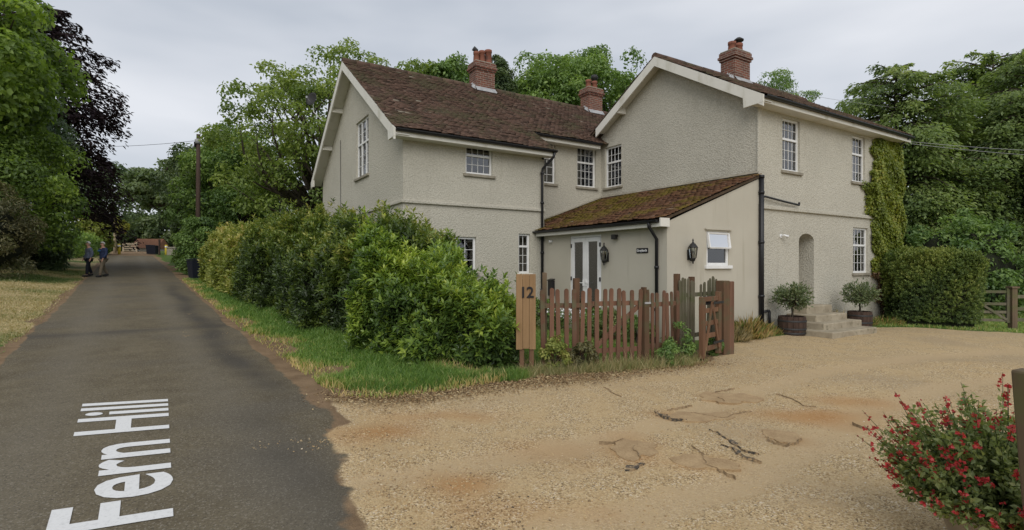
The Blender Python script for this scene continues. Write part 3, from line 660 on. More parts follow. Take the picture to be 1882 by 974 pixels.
for bb in (e1, 13.74): sf.prism([(A0 + .045, RB, RZ - .16), (A0 + .045, bb, zmain(bb) - .16), (-7.30, bb, zmain(bb) - .16), (-7.30, RB, RZ - .16)], (0, 0, .02))
for bb in (6.0, 7.4, 10.4, 11.9): sf.box(A0 + .045, -7.30, bb - .05, bb + .05, zmain(bb) - .30, zmain(bb) - .165)
sf.build('soffit', 'cream_paint', MAINROOF)
b = barge(wa0, WB, WZ - .02, we, zwing(we) - .02, .27); b.prism([(wa0 - .004, we - .005, zwing(we) - .02), (wa0 - .004, we + .52, zwing(we + .52) - .27), (wa0 - .004, we + .50, zwing(we) - .22), (wa0 - .004, we - .005, zwing(we) - .20)], (.05, 0, 0)); b.build('bargeboard', 'cream_paint', WINGROOF)
b = barge(wa0, WB, WZ - .021, 5.52, zwing(5.52) - .02, .27); b.build('bargeboard', 'cream_paint', WINGROOF)
sf = MB()
sf.prism([(wa0 + .045, WB, WZ - .16), (wa0 + .045, we, zwing(we) - .16), (.01, we, zwing(we) - .16), (.01, WB, WZ - .16)], (0, 0, .02))
sf.prism([(wa0 + .045, WB, WZ - .161), (wa0 + .045, 5.5, zwing(5.5) - .16), (.01, 5.5, zwing(5.5) - .16), (.01, WB, WZ - .161)], (0, 0, .02))
sf.box(wa0 + .05, .0, 4.5, 4.6, zwing(4.5) - .34, zwing(4.5) - .17); sf.build('soffit', 'cream_paint', WINGROOF)
def fascia(par, a0, a1, be, z, bw):
    mb = MB(); mb.box(a0, a1, be + .03, be + .055, z - .19, z - .03); mb.box(a0, a1, be + .055, bw, z - .185, z - .165); mb.build('fascia', 'cream_paint', par)
    gt = MB(); pr = [(be - .03 + .058 * math.cos(t), z - .035 + .058 * math.sin(t)) for t in np.linspace(PI, 2 * PI, 9)]
    pr += [(y_ + (-.006 if i < 4 else .0), zz + .004) for i, (y_, zz) in enumerate([(p[0] * .92 + (be - .03) * .08, p[1] * .92 + (z - .035) * .08) for p in pr[::-1]])]
    gt.prism([(a0, y_, zz) for y_, zz in pr], (a1 - a0, 0, 0)); gt.build('gutter', 'black_plastic', par)
fascia(MAINROOF, A0 + .05, -2.99, e1, zmain(e1), 4.53)
fascia(MAINROOF, -3.32, -.33, e2, zmain(e2), 5.65)
fascia(WINGROOF, wa0 + .05, wa1, we, zwing(we), 0)
mb = MB(); mb.box(LA0 + .03, LA0 + .06, -.05, 4.50, LZ0 - .17, LZ0 - .03); mb.box(LA0 + .06, -3.2, -.05, 4.5, LZ0 - .165, LZ0 - .145); mb.box(LA0 + .0, -3.19, -.085, -.052, LZ0 - .17, LZ0 + .01); mb.build('fascia', 'cream_paint', LEANROOF)
gt = MB(); pr = [(LA0 - .03 + .055 * math.cos(t), LZ0 - .03 + .055 * math.sin(t)) for t in np.linspace(PI, 2 * PI, 9)]
gt.prism([(x, -.02, z) for x, z in pr], (0, 4.60, 0)); gt.build('gutter', 'black_plastic', LEANROOF)
# rainwater pipes
def pipe(pts, r=.037, par=H, clips=()):
    mb = MB(); mb.tube(pts, r, 10)
    for (x, y, z) in clips: mb.lathe([(r + .014, -.03), (r + .014, .03)], 10, (x, y, z))
    return mb.build('downpipe', 'black_plastic', par)
ze = zmain(e1) - .09
pipe([(-3.06, e1 - .03, ze), (-3.07, e1 + .02, ze - .12), (-3.24, 4.44, ze - .42), (-3.25, 4.45, ze - .55), (-3.25, 4.45, .02)], .038, H, [(-3.25, 4.45, 3.4), (-3.25, 4.45, 2.0), (-3.25, 4.45, ze - .55)])
pipe([(-3.09, 5.2, zmain(e2) - .5), (-3.15, 4.9, zmain(e2) - .75), (-3.2, 4.48, zmain(e2) - .95)], .03)
pipe([(LA0 - .03, .22, LZ0 - .06), (LA0 - .02, .22, LZ0 - .16), (-3.25, .22, LZ0 - .42), (-3.25, .22, .0)], .036, H, [(-3.25, .22, 1.6), (-3.25, .22, .7)])
pipe([(.02, -.08, 3.82), (.02, -.08, -.1)], .058, H, [(.02, -.08, 3.4), (.02, -.08, 2.2), (.02, -.08, .9), (.02, -.08, 3.78)])
pipe([(.02, -.09, 3.30), (.18, -.09, 3.31), (.9, -.09, 3.245), (1.62, -.09, 3.19), (1.63, -.09, 3.26)], .026)
pipe([(.07, -.08, .52), (.33, -.08, .53), (.35, -.08, .50), (.35, -.08, -.05)], .032)
pipe([(7.2, we - .03, zwing(we) - .06), (7.2, -.05, zwing(we) - .32), (7.2, -.05, .1)], .034)
cb = MB(); cb.tube([(-7.335, 10.55, 5.9), (-7.335, 10.55, .5)], .008, 6); cb.build('cable', 'black_plastic', H)

# chimneys
def chimney(par, a0, a1, b0, b1, zb, zt, pots, label=None, cap='iron'):
    mb = MB(); mb.box(a0, a1, b0, b1, zb, zt - .28)
    ch = mb.build('chimney', 'brick', par)
    mb = MB()
    for i, (o, h0, h1) in enumerate(((.035, .28, .205), (.07, .205, .13), (.04, .13, .0))): mb.box(a0 - o, a1 + o, b0 - o, b1 + o, zt - h0 + .001, zt - h1)
    mb.build('corbel', 'brick', ch); mb = MB()
    mb.prism([(a0 - .02, b0 - .02, zt), (a1 + .02, b0 - .02, zt), (a1 + .02, b1 + .02, zt), (a0 - .02, b1 + .02, zt)], (0, 0, .05)); mb.build('mortar_cap', 'sill_stone', ch, bev=.02)
    for (pa, pb, h, r, kind) in pots:
        mb = MB(); mb.lathe([(r * 1.12, 0), (r, .06), (r * .86, h - .1), (r * .98, h - .09), (r * .98, h), (r * .7, h), (r * .66, h - .12)], 14, (pa, pb, zt + .03), capt=True); mb.build('pot', 'terracotta', ch)
        if kind == 'cowl':
            mb = MB(); mb.lathe([(r * .7, 0), (r * .7, .08), (r * 1.15, .09), (r * 1.2, .13), (r * .5, .2), (.01, .22)], 14, (pa, pb, zt + .03 + h)); mb.build('cowl', 'iron', ch)
        if kind == 'round':
            mb = MB(); mb.lathe([(.05, 0), (.05, .04), (.13, .10), (.15, .18), (.11, .26), (.01, .30)], 12, (pa, pb, zt + .03 + h)); mb.build('cowl', 'iron', ch)
        if kind == 'elbow':
            mb = MB(); mb.tube([(pa, pb, zt + h - .02), (pa, pb, zt + h + .08), (pa - .12, pb, zt + h + .14)], [.07, .08, .09], 10); mb.build('cowl', 'iron', ch)
    return ch
c_ = chimney(MAINROOF, -3.12, -2.36, 8.68, 9.20, 7.3, 8.84, [(-2.97, 8.94, .40, .115, 'elbow'), (-2.74, 8.94, .48, .12, ''), (-2.48, 8.94, .56, .135, '')])
def flash(par, a0, a1, b0, b1, zf):
    mb = MB(); o = .12
    mb.prism([(a0 - .02, b0 - o, zf(b0 - o) + .045), (a1 + .02, b0 - o, zf(b0 - o) + .045), (a1 + .02, b0 - .005, zf(b0) + .13), (a0 - .02, b0 - .005, zf(b0) + .13)], (0, 0, .01))
    for a_, s in ((a0, -1), (a1, 1)):
        n = 4; 
        for i in range(n):
            y0 = b0 + ((b0 + b1) / 2 - b0) * i / n; y1 = b0 + ((b0 + b1) / 2 - b0) * (i + 1) / n
            mb.prism([(a_ + s * .005, y0, zf(y0) + .02), (a_ + s * .11, y0, zf(y0) + .045), (a_ + s * .11, y1, zf(y1) + .045), (a_ + s * .005, y1, zf(y1) + .16)], (0, 0, .012))
    return mb.build('flashing', 'lead', par)
flash(c_, -3.12, -2.36, 8.68, 9.20, zmain)
c_ = chimney(MAINROOF, 2.02, 2.74, 8.68, 9.20, 7.2, 8.84, [(2.22, 8.94, .36, .125, ''), (2.54, 8.94, .36, .125, 'round')]); flash(c_, 2.02, 2.74, 8.68, 9.20, zmain)
c_ = chimney(WINGROOF, 2.98, 3.76, 2.72, 3.24, 6.9, 8.50, [(3.20, 2.98, .32, .13, ''), (3.55, 2.98, .34, .13, 'cowl')]); flash(c_, 2.98, 3.76, 2.72, 3.24, zwing)

# things fixed to the house
def hp(a, b, z): x, y = ab(a, b); return (x, y, z)
def lantern(loc, rz, label):
    t = empty('wall_lantern', loc, rz, label, 'lantern', 'black wall lanterns on the lean-to')      # local -y points away from the wall
    mb = MB(); mb.lathe([(.035, -.19), (.055, -.14), (.065, -.12)], 6, (0, -.12, 0)); mb.lathe([(.006, -.25), (.02, -.22), (.012, -.2), (.035, -.19)], 6, (0, -.12, 0)); mb.build('base', 'iron', t)
    mb = MB(); mb.lathe([(.105, .10), (.10, .115), (.05, .19), (.03, .20), (.012, .24), (.02, .26), (.004, .30)], 6, (0, -.12, 0)); mb.build('cap', 'iron', t)
    mb = MB()
    for i in range(6):
        w = 2 * PI * i / 6; mb.tube([(.065 * math.cos(w), -.12 + .065 * math.sin(w), -.12), (.096 * math.cos(w), -.12 + .096 * math.sin(w), .10)], .007, 5)
    mb.build('cage', 'iron', t)
    mb = MB(); mb.lathe([(.058, -.118), (.088, .098)], 6, (0, -.12, 0), False); mb.build('glass', 'glass', t)
    mb = MB(); mb.lathe([(.012, -.12), (.012, -.03), (.02, -.02), (.006, .04)], 8, (0, -.12, 0)); mb.build('bulb', 'enamel_white', t)
    mb = MB(); mb.tube([(0, -.004, -.05), (0, -.05, -.17), (0, -.1, -.19)], .012, 6); mb.box(-.045, .045, -.018, -.002, -.16, .06); mb.build('bracket', 'iron', t)
lantern(hp(-3.2, 1.80, 1.89), TH - PI / 2, 'black wall lantern beside the white french doors')
lantern(hp(-2.53, -.02, 1.92), TH, 'black wall lantern left of the small lean-to window')
def textmesh(s, size, extrude=.002, offset=0.0, space=1.0):
    cu = bpy.data.curves.new('t', 'FONT'); cu.body = s; cu.size = size; cu.extrude = extrude; cu.offset = offset; cu.space_character = space; cu.resolution_u = 4
    o = bpy.data.objects.new('t', cu); COL.objects.link(o); dg = bpy.context.evaluated_depsgraph_get(); dg.update()
    me = bpy.data.meshes.new_from_object(o.evaluated_get(dg)); bpy.data.objects.remove(o); return me
pq = empty('house_name_plaque', hp(-3.2, .67, 1.97), TH - PI / 2, 'small dark name plaque with white lettering on the lean-to wall', 'plaque')
MB().box(-.17, .17, -.022, -.002, -.055, .055).build('board', 'plaque', pq, bev=.006)
tm = textmesh('Greylands', .075, .001, .0015); to = link('lettering', tm, 'enamel_white', pq); to.rotation_euler = (PI / 2, 0, 0); to.location = (-.155, -.024, -.022)
fl_ = empty('flood_light', hp(-3.2, 1.48, 2.34), TH - PI / 2, 'small dark security light under the lean-to eave', 'light')
MB().box(-.06, .06, -.14, -.04, -.09, .02).build('housing', 'iron', fl_, bev=.01); MB().box(-.03, .03, -.04, -.002, -.02, .02).build('bracket', 'iron', fl_)
cc = empty('wall_camera', hp(-3.2, 4.05, 2.30), TH - PI / 2, 'tiny white security camera at the left end of the lean-to wall', 'camera')
MB().box(-.03, .03, -.10, -.002, -.03, .03).build('housing', 'enamel_white', cc, bev=.008); MB().lathe([(.018, 0), (.018, .01)], 10, (0, 0, 0)).build('lens', 'iron', cc, (0, -.1, -.0))
sl_ = empty('wall_spotlight', hp(.95, 0, 2.38), TH, 'small white outside light left of the arched doorway', 'light')
MB().lathe([(.05, -.002), (.05, .02)], 12, (0, 0, 0)).build('base', 'enamel_white', sl_).rotation_euler = (PI / 2, 0, 0)
mb = MB(); mb.tube([(0, -.02, 0), (0, -.09, .02), (.10, -.13, -.02)], [.015, .02, .045], 10); mb.build('head', 'enamel_white', sl_)
pb = empty('post_box', hp(-3.2, 4.02, 1.02), TH - PI / 2, 'narrow black post box fixed at the left end of the lean-to wall', 'post box')
MB().box(-.10, .10, -.10, -.002, -.22, .20).build('body', 'black_plastic', pb, bev=.01); MB().prism([(-.11, -.13, .20), (.11, -.13, .20), (.11, -.002, .24), (-.11, -.002, .24)], (0, 0, .015)).build('lid', 'black_plastic', pb)
# satellite dish on the far verge of the left gable
ds = empty('satellite_dish', hp(-7.95, 12.0, 7.55), 0, 'grey satellite dish on an arm at the far gable edge', 'satellite dish')
mb = MB(); mb.lathe([(.01, .0), (.14, .015), (.26, .055), (.33, .10), (.335, .105), (.26, .065), (.14, .025), (.01, .01)], 20, (0, 0, 0), capb=False, capt=False); dd = mb.build('dish', 'iron', ds); dd.rotation_euler = (R(78), 0, R(-25))
mb = MB(); mb.tube([(0, .04, 0), (.02, .05, -.55), (.42, .10, -.98)], .018, 6); mb.build('arm', 'enamel_white', ds); ds.scale = (.75, .75, .75); mb = MB(); mb.tube([(0, 0, -.25), (-.12, -.40, -.02)], .012, 6); mb.box(-.16, -.08, -.45, -.38, -.05, .05); mb.build('receiver', 'lead', ds)

# front steps
st = empty('front_steps', hp(0, 0, -.1), TH, 'worn pale stone steps up to the arched doorway', 'steps')
for i, (a0, a1, bf, z1) in enumerate(((.62, 2.70, -1.42, .12), (.92, 2.69, -1.08, .27), (1.20, 2.68, -.74, .42), (1.46, 2.66, -.38, .61))):
    MB().box(a0, a1, bf, -.004 - i * .001, -.1 + i * .001, z1 + .1).build('step', 'stone_step', st, bev=.02)

# barrels with bay bushes
def barrel(loc, r, h, label, group):
    t = empty('barrel_planter', loc, 0, label, 'planter', group)
    n = 16
    for i in range(n):
        a0 = 2 * PI * i / n + .012; a1 = 2 * PI * (i + 1) / n - .012; mb = MB(); vs = []
        for k in range(5):
            z = h * k / 4; rr = r * (.80 + .20 * math.sin(PI * (.12 + .62 * k / 4)) ** .8)
            for rad in (rr, rr - .025): vs += [(rad * math.cos(a0), rad * math.sin(a0), z), (rad * math.cos(a1), rad * math.sin(a1), z)]
        fs = []
        for k in range(4):
            b_ = k * 4; fs += [(b_, b_ + 1, b_ + 5, b_ + 4), (b_ + 2, b_ + 6, b_ + 7, b_ + 3), (b_, b_ + 4, b_ + 6, b_ + 2), (b_ + 1, b_ + 3, b_ + 7, b_ + 5)]
        fs.append((16, 17, 19, 18)); mb.add(vs, fs); mb.build('stave', 'barrel_wood', t)
    for k, z in ((.4, .16), (1.0, .38), (2.9, .78)):
        rr = r * (.80 + .20 * math.sin(PI * (.12 + .62 * z)) ** .8) + .004
        mb = MB(); mb.lathe([(rr, h * z - .02), (rr + .003, h * z + .02), (rr - .004, h * z + .02)], 24, capb=False, capt=False); mb.build('hoop', 'iron', t)
    mb = MB(); mb.lathe([(r * .5, h * .86), (r * .90, h * .86), (.01, h * .92)], 16); mb.build('soil', 'soil', t)
    return t

# ------------------------------------------------------------------ foliage
def norm(a): return a / (np.linalg.norm(a, axis=-1, keepdims=True) + 1e-9)
def leaf_arrays(P, D, Nn, Ln, Wd, fold=.18, bend=.12):
    D = norm(D); Sd = norm(np.cross(D, Nn)); N2 = np.cross(Sd, D); Ln = np.broadcast_to(np.asarray(Ln, float), (len(P),))[:, None]; Wd = np.broadcast_to(np.asarray(Wd, float), (len(P),))[:, None]
    m = P + D * Ln * .48
    return np.stack([P, m + Sd * Wd * .5 + N2 * Wd * fold, P + D * Ln - N2 * Ln * bend, m - Sd * Wd * .5 + N2 * Wd * fold], 1).reshape(-1, 3)
def leaf_obj(name, P, D, Nn, Ln, Wd, tint, mat, parent, fold=.18, bend=.12):
    V = leaf_arrays(P, D, Nn, Ln, Wd, fold, bend); n = len(P); k = np.arange(n)[:, None] * 4
    F = np.concatenate([k + np.array([[0, 1, 2]]), k + np.array([[0, 2, 3]])], 0)
    return link(name, npmesh(name, V, F, np.repeat(np.clip(tint, 0, 1), 4)), mat, parent)
def rdir(r, n): return norm(r.normal(size=(n, 3)))

def limb_mesh(base_r, h, targets, r, lean=(0, 0)):
    mb = MB(); top = Vector((lean[0], lean[1], h))
    pts = [Vector((0, 0, -.3)), Vector((0, 0, .15)), top * .35 + Vector((r.normal(0, .05) * h * .3, r.normal(0, .05) * h * .3, 0)), top]
    mb.tube(pts, [base_r * 1.45, base_r * 1.08, base_r * .9, base_r * .7], 10)
    for t in targets:
        t = Vector(t); s = Vector((lean[0] * .8, lean[1] * .8, h * r.uniform(.62, .99))); md = s.lerp(t, .5) + Vector((r.normal(0, .1), r.normal(0, .1), r.uniform(-.02, .18))) * (t - s).length
        q1 = s.lerp(md, .5) + Vector((0, 0, .06 * (t - s).length)); rr = base_r * r.uniform(.28, .5)
        mb.tube([s, q1, md, md.lerp(t, .55) + Vector((r.normal(0, .05), r.normal(0, .05), r.normal(0, .05))) * (t - s).length, t], [rr, rr * .8, rr * .6, rr * .35, rr * .12], 6)
    return mb
def clump_tree(name, label, group, px, py, crown, radii, ncl, clr, nleaf, ll, mat, seed, trunk_r=.25, trunk_h=None, shell=.5, lw=.55, low=-.55, cat='tree', limbs=40, flat=.8, zoff=0, lean=(0, 0), tintbase=.42, core=False):
    """crown: centre above the foot; radii: half extents; ncl clumps of radius clr with nleaf leaves"""
    r = np.random.default_rng(seed); t = empty(name, (px, py, gz(px, py) + zoff), 0, label, cat, group)
    d = rdir(r, ncl * 3); d = d[d[:, 2] > low][:ncl]; ncl = len(d)
    lob = 1 + .11 * np.sin(d[:, 0] * 4 + seed) * np.cos(d[:, 1] * 3.3 + seed * 2) + .08 * np.sin(d[:, 2] * 6 + seed * 3 + d[:, 0] * 5)
    fr = (shell + (1 - shell) * r.random(ncl) ** .6) * lob
    C = np.array(crown) + d * fr[:, None] * np.array(radii)
    cr = clr * r.uniform(.65, 1.3, ncl) * (1.15 - .35 * fr)
    cnt = (nleaf * (cr / clr) ** 2 * r.uniform(.75, 1.25, ncl)).astype(int) + 8; idx = np.repeat(np.arange(ncl), cnt); n = len(idx)
    dd = rdir(r, n); dd = norm(dd + d[idx] * .35 + np.array([0, 0, .25])); rad = cr[idx] * (.45 + .62 * r.random(n) ** .5)
    P = C[idx] + dd * rad[:, None] * np.array([1, 1, flat]) + r.normal(0, .05, (n, 3)) * clr
    Nn = norm(dd * .7 + np.array([0, 0, .55]) + r.normal(0, .5, (n, 3))); D = np.cross(Nn, r.normal(size=(n, 3))) + np.array([0, 0, -.25])
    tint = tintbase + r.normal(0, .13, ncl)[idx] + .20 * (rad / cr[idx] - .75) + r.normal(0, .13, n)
    lens = ll * r.uniform(.7, 1.3, n)
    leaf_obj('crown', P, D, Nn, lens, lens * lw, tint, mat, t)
    h = trunk_h or max(.4, crown[2] - radii[2] * .55)
    pick = C[r.permutation(ncl)[:limbs]]
    limb_mesh(trunk_r, h, pick, r, lean).build('trunk', 'bark', t)
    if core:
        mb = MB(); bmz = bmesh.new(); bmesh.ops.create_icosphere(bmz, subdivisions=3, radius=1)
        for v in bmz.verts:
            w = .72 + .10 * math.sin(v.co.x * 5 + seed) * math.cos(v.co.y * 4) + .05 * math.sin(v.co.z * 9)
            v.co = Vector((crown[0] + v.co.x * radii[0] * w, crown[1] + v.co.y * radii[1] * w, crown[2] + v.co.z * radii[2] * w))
        me = bpy.data.meshes.new('light_block_core'); bmz.to_mesh(me); bmz.free(); link('light_block_core', me, 'foliage_core', t)  # solid dark core added inside the crown to block light between the leaves
    return t
def spray_tree(name, label, group, px, py, height, prof, nbr, per, ll, mat, seed, trunk_r=.3, rise=.25, droop=.6, spread=.26, lw=.5, cat='tree', start=.10, zoff=0, tintbase=.45, hang=.3):
    """layered, drooping branch sprays; prof(t) gives the branch length at relative height t"""
    r = np.random.default_rng(seed); t = empty(name, (px, py, gz(px, py) + zoff), 0, label, cat, group)
    Ps, Ds, Ns, Ts = [], [], [], []; mb = MB(); mb.tube([(0, 0, -.3), (0, 0, .2), (r.normal(0, .1), r.normal(0, .1), height * .5), (0, 0, height * .97)], [trunk_r * 1.4, trunk_r, trunk_r * .6, .03], 10)
    for i in range(nbr):
        f = start + (1 - start) * ((i + r.random()) / nbr); az = i * 2.39996 + r.normal(0, .25); Lh = prof(f) * r.uniform(.72, 1.12)
        o = np.array([math.cos(az), math.sin(az), 0]); sd_ = np.array([-o[1], o[0], 0]); z0 = height * f - .05 * height * f; ri = rise * r.uniform(.5, 1.5) + .5 * max(0, f - .75); dp = droop * r.uniform(.7, 1.3) * (1.15 - .5 * f)
        path = lambda s: np.outer(s, o) * Lh + np.array([0, 0, z0]) + np.outer(ri * s - dp * s * s, [0, 0, 1]) * Lh
        mb.tube([Vector(p) for p in path(np.array([0, .3, .6, .95]))], [trunk_r * .22 * (1.1 - f * .7), trunk_r * .15, trunk_r * .09, .008], 5)
        m = int(per * (Lh / prof(.45)) ** 1.2) + 20
        s = .22 + .80 * r.random(m) ** .75; wid = spread * (1.15 - np.abs(s - .55) * 1.1)
        # twigs come off in fans, so leaves gather along them
        tw = r.integers(0, 14, m); lat = (tw / 13 - .5) * 2 * wid * (r.random(m) ** .6); 
        P = path(s) + np.outer(lat * Lh, sd_) + np.outer(-hang * np.abs(lat) * Lh - np.abs(r.normal(0, .075, m)) * Lh * 1.2, [0, 0, 1]) + r.normal(0, .02, (m, 3)) * Lh
        Ps.append(P); tan = np.outer(np.ones(m), o) + np.outer(np.sign(lat) * .6, sd_) + np.array([0, 0, -.55]) + r.normal(0, .4, (m, 3)); Ds.append(tan)
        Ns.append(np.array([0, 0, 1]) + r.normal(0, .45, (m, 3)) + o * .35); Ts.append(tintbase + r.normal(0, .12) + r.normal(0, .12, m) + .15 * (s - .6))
    P = np.concatenate(Ps); n = len(P); lens = ll * r.uniform(.7, 1.3, n)
    leaf_obj('crown', P, np.concatenate(Ds), norm(np.concatenate(Ns)), lens, lens * lw, np.concatenate(Ts), mat, t)
    mb.build('trunk', 'bark', t); return t

def hedge(name, label, cat, pts, nshoot, per, ll, lw, mat, seed, nz=.16, group=None, power=.55, tintbase=.38, topboost=.25, ends=True, zmin=.05, skirt=0, loosef=.14):
    """pts: (x, y, half width, height) along the centre line"""
    r = np.random.default_rng(seed); P = np.array(pts, float); x0, y0 = P[0, :2]; t0 = empty(name, (x0, y0, gz(x0, y0)), 0, label, cat, group); zb = gz(x0, y0)
    seg = np.hypot(np.diff(P[:, 0]), np.diff(P[:, 1])); cum = np.concatenate([[0], np.cumsum(seg)]); Ltot = cum[-1]
    def at(s):
        return [np.interp(s, cum, P[:, k]) for k in range(4)]
    def surf(s, ph, shrink=1.0):
        cx_, cy_, hw, hh = at(np.clip(s, 0, Ltot)); e = .12; ax, ay, _, _ = at(np.clip(s + e, 0, Ltot)); bx, by, _, _ = at(np.clip(s - e, 0, Ltot)); tx, ty = ax - bx, ay - by; l_ = np.hypot(tx, ty) + 1e-9; tx /= l_; ty /= l_
        endf = np.minimum(np.clip(s / .7, 0, 1), np.clip((Ltot - s) / .7, 0, 1)); rnd = (np.sqrt(np.clip(1 - (1 - endf) ** 2, 0, 1)) * .8 + .2) if ends else np.ones_like(s)
        c, sn = np.cos(ph), np.sin(ph); ox = np.sign(c) * np.abs(c) ** power * hw * rnd; oz = np.abs(sn) ** power * hh * (.7 + .3 * rnd)
        ox = ox * (1 - skirt * (1 - np.clip(oz / hh, 0, 1)))
        # lumps
        b_ = nz * (np.sin(s * 2.1 + seed) * np.cos(ph * 3 + s) + .7 * np.sin(s * 4.7 + ph * 5 + seed) + .5 * np.sin(s * 9.3 - ph * 7)) 
        nx, nzz = c, sn + .15; nl = np.hypot(nx, nzz)
        px_, py_ = ty, -tx        # right of the direction of travel
        gx = cx_ + px_ * ox * shrink; gy = cy_ + py_ * ox * shrink
        zz = ground_z(gx, gy) + oz * shrink
        Q = np.stack([gx + px_ * nx / nl * b_, gy + py_ * nx / nl * b_, zz + nzz / nl * b_ * .7], -1); Nn = np.stack([px_ * nx / nl, py_ * nx / nl, nzz / nl], -1)
        ef = (1 - endf)[..., None] * np.stack([tx, ty, 0 * tx], -1) * np.where(s < Ltot / 2, -1, 1)[..., None]
        return Q, norm(Nn + ef * (1.0 if ends else 0))
    s = r.random(nshoot) * Ltot
    if ends: s[:nshoot // 14] = r.random(nshoot // 14) * .7; s[nshoot // 14:nshoot // 7] = Ltot - r.random(nshoot // 7 - nshoot // 14) * .7
    ph = r.random(nshoot) * PI; side_ = r.random(nshoot) < .60; pu = np.arcsin(np.clip(r.random(nshoot), .02, 1) ** (1 / power)); ph = np.where(side_, np.where(r.random(nshoot) < .5, pu, PI - pu), ph); Q, Nn = surf(s, ph); Q = Q - Nn * (r.random(nshoot)[:, None] ** 1.5) * .32 + r.normal(0, .03, Q.shape)
    loose = r.random(nshoot) < loosef; Q[loose] += (Nn[loose] * .13 + np.array([0, 0, .10])) * r.random((loose.sum(), 1)) * 1.6
    Q[:, 2] = np.maximum(Q[:, 2], ground_z(Q[:, 0], Q[:, 1]) + zmin)
    ax = norm(Nn * .75 + np.array([0, 0, .5]) + r.normal(0, .35, Nn.shape))
    e1_ = norm(np.cross(ax, r.normal(size=ax.shape))); e2_ = np.cross(ax, e1_)
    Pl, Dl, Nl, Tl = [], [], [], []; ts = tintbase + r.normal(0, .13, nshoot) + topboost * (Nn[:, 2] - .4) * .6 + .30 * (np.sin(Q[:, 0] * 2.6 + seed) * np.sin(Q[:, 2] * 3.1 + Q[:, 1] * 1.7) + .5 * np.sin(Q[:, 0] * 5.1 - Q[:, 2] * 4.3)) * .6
    for k in range(per):
        w = k * 2.4 + r.random(nshoot) * .8; rad = e1_ * np.cos(w)[:, None] + e2_ * np.sin(w)[:, None]; f = k / max(1, per - 1)
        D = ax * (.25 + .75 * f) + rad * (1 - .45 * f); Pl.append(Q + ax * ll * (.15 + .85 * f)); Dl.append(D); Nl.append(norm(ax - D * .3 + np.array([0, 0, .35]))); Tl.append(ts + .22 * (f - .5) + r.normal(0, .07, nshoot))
    n = nshoot * per; lens = ll * r.uniform(.7, 1.25, n)
    Pa = np.concatenate(Pl) - np.array([x0, y0, zb])
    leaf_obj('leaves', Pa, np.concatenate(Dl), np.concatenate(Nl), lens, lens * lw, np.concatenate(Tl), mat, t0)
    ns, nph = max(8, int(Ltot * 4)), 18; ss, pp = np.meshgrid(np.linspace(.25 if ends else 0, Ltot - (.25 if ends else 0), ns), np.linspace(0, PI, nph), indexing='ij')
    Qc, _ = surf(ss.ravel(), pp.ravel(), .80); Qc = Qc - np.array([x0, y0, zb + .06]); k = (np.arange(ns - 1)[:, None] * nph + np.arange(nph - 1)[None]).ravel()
    link('light_block_core', npmesh('light_block_core', Qc, np.stack([k, k + 1, k + nph + 1, k + nph], 1), smooth=True), 'foliage_core', t0)  # dark swept core, added to stop light passing through the hedge
    return t0

# laurel hedge along the lane, in three distinguishable runs
def P_(u, v, hw, h): x, y = xy(u, v); return (x, y, hw, h)
hedge('laurel_bush', 'bright green laurel bush spilling against the number board', 'bush',
      [(.06, 8.62, .48, .92), (-.35, 8.66, .66, 1.05), (-.85, 8.92, .80, 1.22), (-1.35, 9.2, .9, 1.50), (-1.8, 9.6, .95, 1.85), (-2.3, 10.2, .9, 2.05)], 10000, 8, .112, .40, 'laurel_leaf', 31, .26, tintbase=.38, topboost=.45)
hedge('laurel_hedge', 'tall dark laurel hedge in front of the left gable', 'hedge',
      [P_(8.9, 4.75, .8, 1.95), P_(9.7, 4.7, .95, 2.15), P_(11, 4.6, 1.0, 2.25), P_(14, 4.4, 1.0, 2.46), P_(17.5, 4.2, 1.0, 2.48), P_(19.5, 4.1, .95, 2.4)], 21000, 7, .120, .40, 'hedge_leaf', 32, .30, tintbase=.36, topboost=.85)
hedge('privet_hedge', 'rounded yellowish hedge at the far end beside the bin', 'hedge',
      [P_(19.8, 4.0, .9, 2.1), P_(22, 3.95, 1.0, 2.2), P_(25, 3.9, 1.05, 2.25), P_(28.0, 3.85, .9, 2.0)], 9000, 6, .15, .5, 'far_hedge_leaf', 33, .14, tintbase=.42, topboost=.35)

# trees on the left of the lane
clump_tree('sycamore_tree', 'tall bright green broadleaf tree nearest on the left', None, -26.9, 22.4, (0, 0, 9.6), (5.9, 5.2, 5.6), 190, 1.15, 290, .26, 'sycamore_leaf', 41, .30, shell=.45, lw=.7, tintbase=.40)
clump_tree('holly_tree', 'grey green evergreen tree between the bright tree and the copper beech', None, -28.2, 26.2, (0, 0, 6.2), (4.7, 4.2, 5.2), 150, 1.05, 330, .19, 'holly_leaf', 42, .25, trunk_h=1.2, low=-.95, shell=.5)
clump_tree('laurel_tree', 'low glossy green shrub mass on the left bank', None, -24.0, 23.8, (0, 0, 4.0), (3.6, 3.2, 2.7), 110, .85, 300, .18, 'sycamore_leaf', 43, .12, trunk_h=.5, low=-.95, shell=.55, cat='shrub', tintbase=.42)
clump_tree('brown_shrub', 'brownish green conifer shrub at the left edge', None, -21.2, 20.9, (0, 0, 1.7), (1.75, 1.6, 1.85), 70, .5, 330, .13, 'brown_conifer', 44, .08, trunk_h=.4, low=-.95, shell=.55, lw=.3, cat='shrub', core=True)
clump_tree('dark_shrub', 'dark green shrub at the foot of the left bank', None, -25.9, 28.0, (0, 0, 1.3), (1.7, 1.7, 1.5), 60, .5, 260, .16, 'dark_leaf', 45, .08, trunk_h=.4, low=-.95, cat='shrub', core=True)
spray_tree('copper_beech', 'dark purple copper beech with drooping branches beside the lane', None, -29.3, 32.5, 16.8, lambda f: 5.8 * (1 - f) ** .45 * (.70 + .5 * f) + .5, 150, 175, .28, 'copper_leaf', 46, .5, .30, .50, .22, .5, start=.24)
